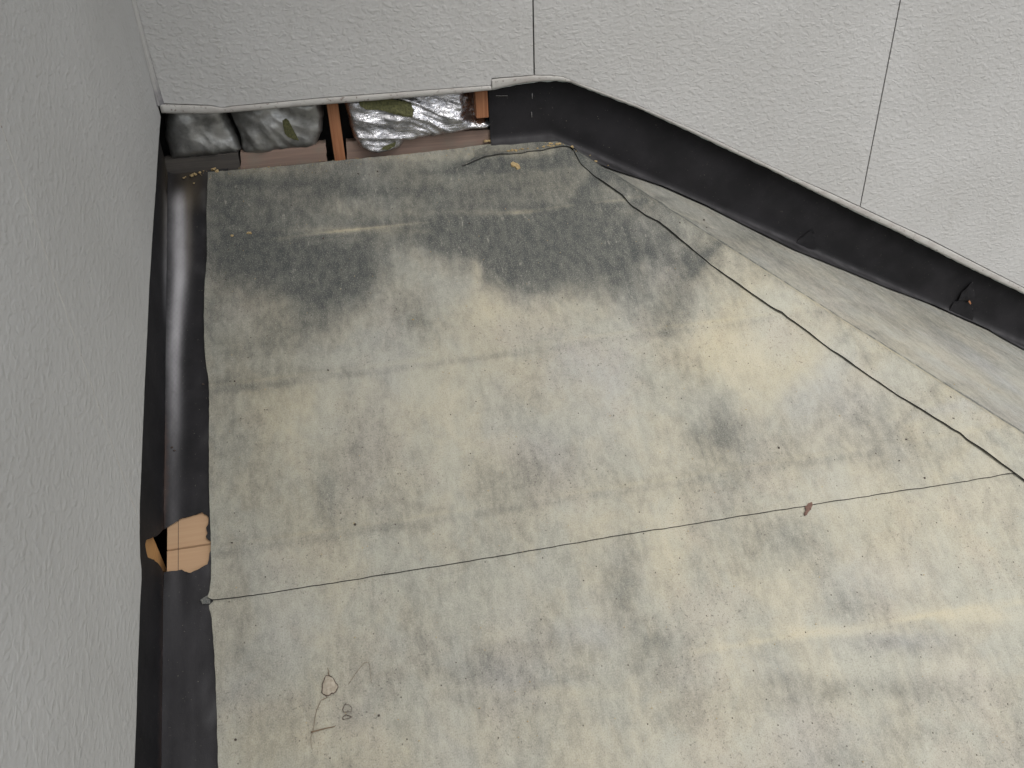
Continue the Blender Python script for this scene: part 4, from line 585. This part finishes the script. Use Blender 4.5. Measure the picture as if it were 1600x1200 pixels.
# stains, with shade painted in below the ridge strip and beside the left wall
ST = P['stains']
def stain_shading_at(x, y, base=.69):
    cov = np.full(len(x), base); yl = np.zeros(len(x)); bl = np.zeros(len(x))
    wx = x + .022 * fbm(x * 11, y * 11, 4) + .008 * fbm(x * 45, y * 45, 3); wy = y + .022 * fbm(x * 11 + 40, y * 11, 4) + .010 * fbm(x * 45 + 7, y * 45, 3)
    sx = x + .004 * fbm(x * 30, y * 30, 3); sy = y + .004 * fbm(x * 30 + 7, y * 30, 3)
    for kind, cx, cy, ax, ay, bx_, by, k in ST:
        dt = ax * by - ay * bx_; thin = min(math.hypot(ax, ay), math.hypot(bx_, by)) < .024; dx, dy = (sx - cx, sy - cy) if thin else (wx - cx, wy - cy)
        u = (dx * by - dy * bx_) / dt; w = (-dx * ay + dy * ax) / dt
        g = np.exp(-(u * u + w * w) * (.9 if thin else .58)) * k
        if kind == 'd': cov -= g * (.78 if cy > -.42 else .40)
        elif kind == 'l': cov += g * .5
        elif kind == 'y':
            yl += g * .7
            if thin: cov += .25 * g
        else: bl += g
    # dirt caught along the board seams that telegraph through the sheet
    for i, sy_ in enumerate(seam_y):
        e_ = y - sy_ - .003 * fbm(x * 5 + i, y * 0 + i, 3) - (.0075, .005, .0035, -.02)[i] * (x - .6)
        gt = np.clip(.55 + 1.3 * fbm(x * 4 + 9 * i, y * 0 + 3 * i, 3), 0, 1)
        if i == 3: gt = gt * smooth(.80, .95, x)
        cov += gt * (.30, .06, .05, .22)[i] * np.exp(-((e_ - .001) / .0032) ** 2); yl += gt * (.75, .30, .30, .5)[i] * np.exp(-((e_ - .002) / .0045) ** 2)
        cov -= (1 - .4 * gt) * (.14, .16, .12, .04)[i] * np.exp(-((e_ + .010) / .0065) ** 2)
    # and along the hip crease
    cd = x - hip_x(y); gt = np.clip(.6 + 1.2 * fbm(y * 7, cd * 3, 3), 0, 1)
    yl += 1.25 * gt * np.exp(-((cd - .015) / .011) ** 2); cov -= (1 - gt * .5) * .70 * np.exp(-((cd - .031) / .0045) ** 2); cov -= .25 * gt * np.exp(-((cd + .002) / .004) ** 2)
    side = smooth(.026, .040, cd); bl += .35 * side; yl = yl * (1 - .4 * side); cov -= .10 * side * (1 + .8 * fbm((x + y * HDX) * 30, (y - x) * 2.2, 3))
    # grey grime everywhere along the top under the wall
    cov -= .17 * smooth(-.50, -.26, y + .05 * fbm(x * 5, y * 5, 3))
    cov += .22 * fbm(x * 6 + 3, y * 5, 5) + .10 * fbm(x * 20, y * 6, 4) - .09 * smooth(.6, .10, x + .10 * fbm(x * 3, y * 3, 2))  # last term: less coverage towards the left wall, part grime, part painted shade
    return np.stack([np.clip(cov, .02, 1.1), np.clip(yl + .7 * np.clip(fbm(x * 3.0 + 25, y * 2.8, 4) - .03, 0, 1), 0, 1), np.clip(bl + 1.0 * np.clip(fbm(x * 3.4 + 9, y * 3.2, 5) - .02, 0, 1), 0, 1)], 1)

# long felt strip along the left wall, with the tear
left_edge_up = np.array(P['up_left']); left_edge_low = np.array(P['low_left'])
strip_out = [[XU + .0005, YE], [.115, YE], [.115, DW - .002], [XU + .0005, DW - .002]]
hole = hd.copy(); hole[0, 0] = hole[-1, 0] = XU - .0; 
inner = resample(hole.tolist(), .004, False)
inner = inner + .0012 * np.stack([fbm(inner[:, 0] * 170, inner[:, 1] * 170, 2), fbm(inner[:, 1] * 170, inner[:, 0] * 170 + 9, 2)], 1)
inner[0] = (XU + .0005, yt); inner[-1] = (XU + .0005, yb_)
strip_out = [[XU + .0005, YE], [.115, YE], [.115, DW - .002], [XU + .0005, DW - .002]] + inner.tolist()
v, f = triang(strip_out, .008, line_step=.01)
x, y = v[:, 0], v[:, 1]
t_ = x - XU
cove_r = .005 + .004 * smooth(-.62, -.30, y)              # the bend is wider near the top
cove = np.where(t_ < cove_r, cove_r - np.sqrt(np.maximum(cove_r ** 2 - (cove_r - np.minimum(t_, cove_r)) ** 2, 0)), 0)
cove *= 1 - smooth(.03, .0, np.abs(y - (yt + yb_) / 2) - .05)
cove = np.minimum(cove, .012)
z = SL * y + wave(x, y) - .0045 + cove + .0012 * fbm(x * 40, y * 5, 3)
cw = .021 + .009 * smooth(-.42, -.12, y) + .003 * fbm(x * 0, y * 9, 3); cc = .017 + .010 * smooth(-.45, -.2, y)
dust = .66 * np.exp(-((t_ - cc) / cw * 1.6) ** 2) * smooth(.01, -.06, y) * (.26 + .74 * smooth(-.70, -.28, y)) * smooth(-1.0, -.72, y)
hd_ = edge_dist(v, inner, False); z = z + .0038 * np.exp(-hd_ / .007) * np.clip(.6 + 1.1 * fbm(x * 45, y * 45, 2), 0, 1.5) * smooth(.006, .016, t_)
dust = dust * (1 + .18 * fbm(x * 30, y * 4, 3)) + .07 + .05 * smooth(-.6, -1.0, y) + .22 * smooth(.05, .08, t_) * np.clip(fbm(x * 20, y * 12, 3), 0, 1) + .10 * np.clip(fbm(x * 25 + 4, y * 3, 4), 0, 1)
yel = .30 * np.exp(-((t_ - .05) / .03) ** 2) * smooth(-.10, -.03, y) + .35 * np.exp(-((t_ - cc - .018) / .008) ** 2) * smooth(-.32, -.1, y) * smooth(.02, -.04, y)
brn = .35 * np.exp(-(t_ / .0035) ** 2) * smooth(-.50, -.62, y) * smooth(-.80, -.70, y)
A_ = np.clip(np.stack([dust, yel, brn], 1), 0, 1)
shell('felt_strip', v, f, np.stack([x, y, z], 1), (0, 0, -.0013), M_FELT, roof, A_)['label'] = 'black felt strip along the left wall with a torn hole'

def sheet(name, outline, step, off, th, lift, lines, mat, parent, base=.695, amp_seed=0, label=None, stain=stain_shading_at, line_step=None, post=None):
    v, f = triang(outline, step, line_step=line_step)
    x, y = v[:, 0], v[:, 1]; top = on_roof(x, y, off)
    if lift:
        for ln, h, w in lines:
            d = edge_dist(v, np.array(ln), False); k = np.exp(-d / w) * h
            k = k * np.clip(.55 + 1.1 * fbm(x * 9 + amp_seed, y * 9, 3), .0, 1.6); top[:, 2] += k
    if post is not None: top[:, 2] += post(x, y)
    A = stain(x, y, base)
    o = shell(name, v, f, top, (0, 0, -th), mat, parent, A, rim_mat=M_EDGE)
    if label: o['label'] = label
    return o
jit = lambda pts, a, s: rough_line(pts, a, s)
def rough_line(pts, amp, seed, step=.008, freq=45):
    q = resample(pts, step, False); t = np.gradient(q, axis=0); t /= np.maximum(np.hypot(t[:, 0], t[:, 1]), 1e-9)[:, None]
    k = amp * fbm(q[:, 0] * freq + seed * 5.1, q[:, 1] * freq + seed, 3); k[0] = k[-1] = 0
    return (q + np.stack([-t[:, 1], t[:, 0]], 1) * k[:, None]).tolist()
lap = P['lap']; lx = np.array(lap)
lap_r = rough_line(lap, .0010, 2)
hipm = np.array(P['hip_edge'])
# upper sheet: left edge down, lap line to the right, up along the hip, back along the top
yr = lap[-1][1]
upper = rough_line(P['up_left'], .0012, 1) + lap_r[1:] + [[hip_x(yr) - .004, yr]] + [[hip_x(.02) - .004, .02], [.80, DW - .004], [.74, DW - .004]] + rough_line(P['up_top'][::-1], .0025, 5)[1:-1]
def bulge_at(x, y):
    d = edge_dist(np.stack([x, y], 1), np.array(P['ridge_low']), False)
    return .0075 * np.exp(-(d / .013) ** 2) * np.clip(.7 + .9 * fbm(x * 11 + 2, y * 14, 3), .1, 1.5)
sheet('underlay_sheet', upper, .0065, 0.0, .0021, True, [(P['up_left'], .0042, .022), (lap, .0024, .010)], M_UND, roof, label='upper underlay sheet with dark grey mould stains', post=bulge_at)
# lower sheet: from under the lap to the eaves
ylo = [[a, b + .07] for a, b in lap]
low_l = rough_line(P['low_left'], .0012, 3)
yk = low_l[-1][1]; XL = low_l[-1][0]
YLAP2 = -1.80
lower = [[.064, lap[0][1] + .07], [.064, lap[0][1]]] + low_l + [[XL + .004, YLAP2], [hip_x(YLAP2) - .004, YLAP2], [hip_x(yr) + .02, yr + .07]] + ylo[::-1][1:-1]
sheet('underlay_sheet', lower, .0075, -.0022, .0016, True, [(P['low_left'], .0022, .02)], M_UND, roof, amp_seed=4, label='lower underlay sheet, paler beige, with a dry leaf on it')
sheet('underlay_sheet', [[XL + .01, YLAP2 + .08], [XL + .012, YE - .01], [hip_x(YE) - .004, YE - .01], [hip_x(YLAP2) + .06, YLAP2 + .08]], .03, -.0044, .0016, False, [], M_UND, roof)
# little folded tag where the lap meets the felt strip
tg = [[P['up_left'][-1][0] + .004, lap[0][1] + .012], [P['up_left'][-1][0] - .013, lap[0][1] + .004], [P['up_left'][-1][0] - .009, lap[0][1] - .003], [P['up_left'][-1][0] + .004, lap[0][1] - .004]]
v, f = triang(tg, .004); shell('sheet_tag', v, f, np.stack([v[:, 0], v[:, 1], SL * v[:, 1] + .0012 + 0 * v[:, 0]], 1), (0, 0, -.0012), M_UND, roof, np.tile([.22, 0, .9], (len(v), 1)))
# hip side sheet
hipside = [[hip_x(DW) + .002, DW - .003], [XE, DW - .003], [XE, YE - .01], [hip_x(YE), YE - .01], [hip_x(-1.0), -1.0]]
sheet('underlay_sheet', hipside, .014, -.0022, .0016, False, [], M_UNDH, roof, base=.80, label='underlay sheet on the far side of the hip', line_step=.014)
# capping strip over the hip, its near edge curling
he = [list(q) for q in P['hip_edge']]; dx = hipm[-1] - hipm[-5]; dx = dx / dx[1]
he_ext = he + [[he[-1][0] + dx[0] * (YE - he[-1][1]), YE]]
right = [[hip_x(y) + w, y] for y, w in ((.0, .012), (-.03, .024), (-.08, .030), (-.18, .034), (-.32, .036), (-.5, .038), (-.7, .040), (-1.0, .042), (-1.6, .05), (YE, .06))]
def hip_post(x, y):
    c = (x - hip_x(y)) ; return .0022 * np.exp(-(c / .008) ** 2) * (.8 + .4 * fbm(x * 12, y * 12, 3))
def strip_stain(x, y, b):
    A = stain_shading_at(x, y, b); cd = x - hip_x(y)
    A[:, 0] = A[:, 0] * .85 + .02 - .30 * smooth(-.34, -.06, y + .06 * fbm(x * 9, y * 9, 3)) + .10 * fbm(x * 16, y * 16, 3) - .30 * np.exp(-((cd - .030) / .006) ** 2)
    A[:, 1] = np.clip(A[:, 1] * .6 + .40 * np.exp(-((cd - .012) / .014) ** 2) * np.clip(.5 + 1.4 * fbm(y * 6, cd * 9, 3), 0, 1), 0, 1)
    return A
capo = rough_line(he_ext, .0009, 7, .008) + rough_line(right[::-1], .0009, 8)
sheet('hip_strip', capo, .0075, .0034, .0028, True, [(he_ext, .0048, .010), (right, .0026, .005)], M_UNDH, roof, base=.80, amp_seed=11, label='narrow underlay strip folded over the hip', post=hip_post, stain=strip_stain)
# folded strip along the top, under the black felt
rl = [list(q) for q in P['ridge_low']]
rtop = [[.745, DW - .006], [.80, DW - .004], [.86, DW - .003], [.93, .012], [.955, -.012]]
rs_ = rough_line(rl, .0015, 9, .006) + [[.955, -.03]] + rtop[::-1] + [[.70, .012], [.694, -.01]]
sheet('ridge_strip', rs_, .005, .0026, .0016, True, [(rl, .0035, .018)], M_UND, roof, base=.52, amp_seed=21, label='crumpled grey strip along the top of the roof', post=lambda x, y: bulge_at(x, y))
# fascia at the eaves
box('fascia_board', (XF, YE - .03, SL * YE - .20), (hip_x(YE), YE - .012, SL * YE - .012), M_BEIGE, roof)
box('fascia_board', (XE + .012, YE, float(z_hip(XE, DW)) - .22), (XE + .03, DW, float(z_hip(XE, DW)) - .06), M_BEIGE, roof)
# nails
bm = bmesh.new(); bmesh.ops.create_cone(bm, cap_ends=True, segments=8, radius1=.0024, radius2=.0018, depth=.0016)
nm = bpy.data.meshes.new('nail'); bm.to_mesh(nm); bm.free(); nm.materials.append(M_NAIL)
for x, y, z in P['nails']:
    o = link('nail', nm, None, roof); o.location = (x, y, float(z_roof(x, y)) + float(wave(np.array(x), np.array(y))) + (.001 if x > .07 else -.0035) + (.002 if abs(x - hip_x(y)) < .09 else 0))
    o.rotation_euler = (math.atan(SL) + rnd.uniform(-.1, .1), rnd.uniform(-.1, .1), rnd.uniform(0, 3)); s_ = rnd.uniform(.7, 1.25); o.scale = (s_, s_, 1)

# ------------------------------------------------------------ glass-wool batts in the cavity
def batt(pts, y0, bulge, folds, seed, mat, label, ang, wool=(), back_y=.145, amp=.006, sharp=1.0, tuck=None):
    poly = rough(pts, .002, .004, seed, 50); c = poly.mean(0)
    root = thing('insulation_batt', label, 'insulation', (float(c[0]), y0, float(poly[:, 1].min())), 'insulation batts in the open wall cavity')
    v, f = triang(poly, .0026, line_step=.004)
    def front(p):
        d = edge_dist(p, poly); b = bulge * (1 - np.exp(-d / .016)) + .012 * (1 - np.exp(-d / .004))
        a = p[:, 0] * math.cos(ang) + p[:, 1] * math.sin(ang); q = -p[:, 0] * math.sin(ang) + p[:, 1] * math.cos(ang)
        bend = .030 * fbm(a * 5 + seed, q * 6, 2)
        r1 = 1 - np.abs(fbm(a * 3.2 + seed * 3, (q + bend) * folds, 1)) * 2.6
        r2 = 1 - np.abs(fbm(a * 8 + seed, (q + bend * 1.3) * folds * 2.3, 1)) * 2.6
        r3 = 1 - np.abs(perlin(a * 34 + seed, (q + bend) * folds * 3.1 + 3)) * 2.4
        gate = smooth(-.25, .35, fbm(p[:, 0] * 9 + seed, p[:, 1] * 11, 2) + .1)
        cr = amp * (r1 + (.50 * r2 + .22 * r3 * sharp) * gate) * (1 - np.exp(-d / .010))
        low = .010 * fbm(p[:, 0] * 13 + seed, p[:, 1] * 14, 2)
        back_ = 0.0
        if tuck is not None: back_ = .046 * smooth(tuck[0] - .045, tuck[0] - .002, p[:, 0] + .012 * fbm(p[:, 1] * 30, p[:, 0] * 30, 2)) * smooth(tuck[1] - .022, tuck[1] + .006, p[:, 1])
        return y0 - b - cr - low + back_
    top = np.stack([v[:, 0], front(v), v[:, 1]], 1)
    n = len(v); V = top; Bk = np.stack([v[:, 0], np.full(n, back_y), v[:, 1]], 1)
    ob = shell('film', v, f, top - np.array(root.location), (0, .0, 0), mat, root)
    # close the rear with a straight back
    me = ob.data
    co = np.empty(len(me.vertices) * 3); me.vertices.foreach_get('co', co); co = co.reshape(-1, 3)
    co[n:2 * n, 1] = back_y - y0; k = len(co) - 2 * n; co[2 * n + k // 2:, 1] = back_y - y0
    me.vertices.foreach_set('co', co.ravel()); me.update()
    me.polygons.foreach_set('use_smooth', [i < len(f) for i in range(len(me.polygons))])
    for i, wp in enumerate(wool):
        wv, wf = triang(rough(wp, .0012, .003, seed + i, 120), .003)
        wt = np.stack([wv[:, 0], front(wv) * .5 + (front(wv).min() + .004) * .5 - .001, wv[:, 1]], 1)
        wt[:, 1] = np.minimum(wt[:, 1], front(wv) - .0012)
        shell('glass_wool', wv, wf, wt - np.array(root.location), (0, .006, 0), M_WOOL, root)['label'] = 'olive glass wool showing through a tear in the film'
    return root
batt(P['batt1'], .062, .016, 9, 3, M_FILMD, 'dull grey film insulation batt, nearest the wall corner', -.55, amp=.0030, sharp=.5)
batt(P['batt2'], .062, .016, 15, 8, M_FILMD, 'dull insulation batt with a small olive tear, just left of the full-length stud', -1.0, [P['wool2']], amp=.0042, sharp=.8)
batt(P['batt3'], .038, .012, 24, 14, M_FILM, 'large shiny silver insulation batt between the two reddish studs', -.38, [P['wool3'], P['wool3b']], amp=.0062, tuck=(P['stud2'][3][0], P['stud2'][3][1]))

# ------------------------------------------------------------ loose things on the roof
def surf(x, y, off): return Vector((x, y, float(z_roof(x, y)) + float(wave(np.array(x), np.array(y))) + off))
c, sw, ee, nn = [Vector(q) for q in P['leaf']]
leaf = thing('dry_leaf', 'small cupped dry brown leaf lying on the lower sheet', 'leaf', tuple(surf(c.x, c.y, -.0015)))
V = []; F = []; nr, ns = 7, 22; a0 = math.atan2(nn.y - c.y, nn.x - c.x)
for i in range(nr + 1):
    for k in range(ns):
        t = 2 * math.pi * k / ns; r = i / nr
        rad = (.0140 + .003 * max(0, math.cos(t)) ** 6 + .0012 * math.sin(3 * t + 1) + .0008 * math.sin(7 * t)) * r
        u, w = rad * .92 * math.cos(t), rad * .92 * math.sin(t)
        x = u * math.cos(a0) - w * math.sin(a0); y = u * math.sin(a0) + w * math.cos(a0)
        h = .002 + .0035 * (1 - r * r) + .0012 * abs(math.sin(4 * w / .01)) * r + .0015 * math.sin(2 * t + .7) * r * r
        V.append((x, y, h + SL * y))
for i in range(nr):
    for k in range(ns): F.append((i * ns + k, (i + 1) * ns + k, (i + 1) * ns + (k + 1) % ns, i * ns + (k + 1) % ns))
mesh_from('blade', V, F, M_LEAF, leaf, True)
rim = [Vector(V[nr * ns + k]) for k in range(ns)]
tv, tf = tube(rim + [rim[0]], [.0009] * (ns + 1), 5); mesh_from('curled_rim', tv, tf, M_LEAFR, leaf, True)
tip = V[nr * ns]; tv, tf = tube([Vector(tip), Vector(tip) + Vector((.0005, .006, .006 * SL + .001)), Vector(tip) + Vector((-.001, .012, .012 * SL + .0005))], [.0009, .0007, .0004], 5); mesh_from('stalk', tv, tf, M_TWIG, leaf)
stem_info = [('plant_runner', 'thin wiry dry stem trailing down from the cupped leaf', .0008), ('twig', 'short pale brown twig lying across the thin stem', .0019), ('plant_runner', 'faint hooked dry stem to the upper right of the cupped leaf', .0006),
             ('tendril', 'tiny closed loop of dry tendril below the cupped leaf', .0011), ('tendril', 'flattened bit of grey tendril just under the small loop', .0011)]
for pts, (nm_, lab, r) in zip(P['stems'], stem_info):
    q = resample(pts, .004, False); path = [surf(a, b, .0002 + r + .0012 * abs(float(fbm(np.array(a * 60), np.array(b * 60), 2)))) for a, b in q]
    n = len(path); V, F = tube(path, [r * .68 * (1 - .5 * i / n) for i in range(n)], 5)
    tag(mesh_from(nm_, V, F, M_TWIG if 'tendril' not in nm_ else M_LEAFR, None, True), lab, 'twig' if nm_ == 'twig' else 'dry stem' if 'runner' in nm_ else 'tendril')
def scrap(name, pts, mat, label, cat, h):
    v, f = triang(rough(pts, .0015, .002, 5, 160), .003)
    top = np.stack([v[:, 0], v[:, 1], z_roof(v[:, 0], v[:, 1]) + wave(v[:, 0], v[:, 1]) + h + .0015 * fbm(v[:, 0] * 130, v[:, 1] * 130, 2)], 1)
    return tag(shell(name, v, f, top, (0, 0, -h * .8), mat, None), label, cat)
scrap('leaf_scrap', P['rust'], M_RUST, 'brown flattened leaf scrap on the lap line at the right', 'leaf', .0022)
scrap('wood_chip', P['chip'], M_CRUMB, 'pale ochre wood chip on the dark top of the roof', 'chip', .0045)
bm = bmesh.new()
for x, y, z, r in P['crumbs']:
    for j in range(3 if r > 3 else 1):
        rr = r * .00085 * rnd.uniform(.5, 1.1); xx = x + rnd.uniform(-1, 1) * .004 * (j > 0); yy = y + rnd.uniform(-1, 1) * .004 * (j > 0)
        g = bmesh.ops.create_icosphere(bm, subdivisions=1, radius=rr); o_ = surf(xx, min(yy, DW), .0012 + ((.0035 + float(bulge_at(np.array([xx]), np.array([yy]))[0])) if yy > -.1 and xx > .7 else 0))
        for w in g['verts']:
            w.co = Vector((w.co.x * rnd.uniform(.7, 1.5), w.co.y * rnd.uniform(.6, 1.3), w.co.z * rnd.uniform(.5, .9))) + o_
for _ in range(420):   # grit blown over the sheets
    x = rnd.uniform(.09, 1.9); y = -1.42 * rnd.random() ** .8 + .02
    if rnd.random() < .3: y = DW - .01 - abs(rnd.gauss(0, .012)); x = rnd.uniform(.05, .72)
    if float(z_hip(x, y)) < SL * y and rnd.random() < .8: continue
    rr = rnd.uniform(.0005, .0011); g = bmesh.ops.create_icosphere(bm, subdivisions=1, radius=rr); o_ = surf(x, y, .0008)
    for w in g['verts']: w.co = Vector((w.co.x * rnd.uniform(.7, 1.6), w.co.y * rnd.uniform(.7, 1.6), w.co.z)) + o_
m = bpy.data.meshes.new('debris_crumbs'); bm.to_mesh(m); bm.free()
tag(link('debris_crumbs', m, M_CRUMB), 'ochre crumbs and grit scattered over the roof underlay', 'debris', kind='stuff')

# ------------------------------------------------------------ rest of the house around the view: unseen eaves added above for shade, walls below
eave = thing('added_eaves', 'pale soffit boards of unseen eaves, added above the walls to shade them', 'eaves', (0, 0, ZTOP))
box('soffit_board', (-.12, -.75, .0), (XR, .20, .04), M_SOFFIT, eave)
box('soffit_board', (-.12, YEND, .0), (.62, -.752, .04), M_SOFFIT, eave)
hl = thing('lower_house', 'plain lower storey wall carrying the stripped roof', 'wall', (1.5, -1.2, -4.3))
V = [(XF + .02, YE + .45), (XE - .45, YE + .45), (XE - .45, .0), (XF + .02, .0)]
def zin(x, y): return min(SL * y, float(z_hip(x, y))) - .05
W_ = []
for x, y in V: W_ += [(x - 1.5, y + 1.2, 0), (x - 1.5, y + 1.2, zin(x, y) + 4.3)]
mesh_from('wall', W_, [(0, 2, 3, 1), (2, 4, 5, 3), (4, 6, 7, 5), (6, 0, 1, 7)], M_SOFFIT, hl)
mesh_from('wall', [(XF - .13 - 1.5, YEND + 1.2, 0), (XF - .13 - 1.5, 1.2 + .16, 0), (XF - .13 - 1.5, 1.2 + .16, ZTOP + 4.3), (XF - .13 - 1.5, YEND + 1.2, ZTOP + 4.3)], [(0, 1, 2, 3)], M_SOFFIT, hl)
mesh_from('wall', [(XF - .13 - 1.5, 1.2 + .165, 0), (XR - 1.5, 1.2 + .165, 0), (XR - 1.5, 1.2 + .165, ZTOP + 4.3), (XF - .13 - 1.5, 1.2 + .165, ZTOP + 4.3)], [(0, 1, 2, 3)], M_SOFFIT, hl)
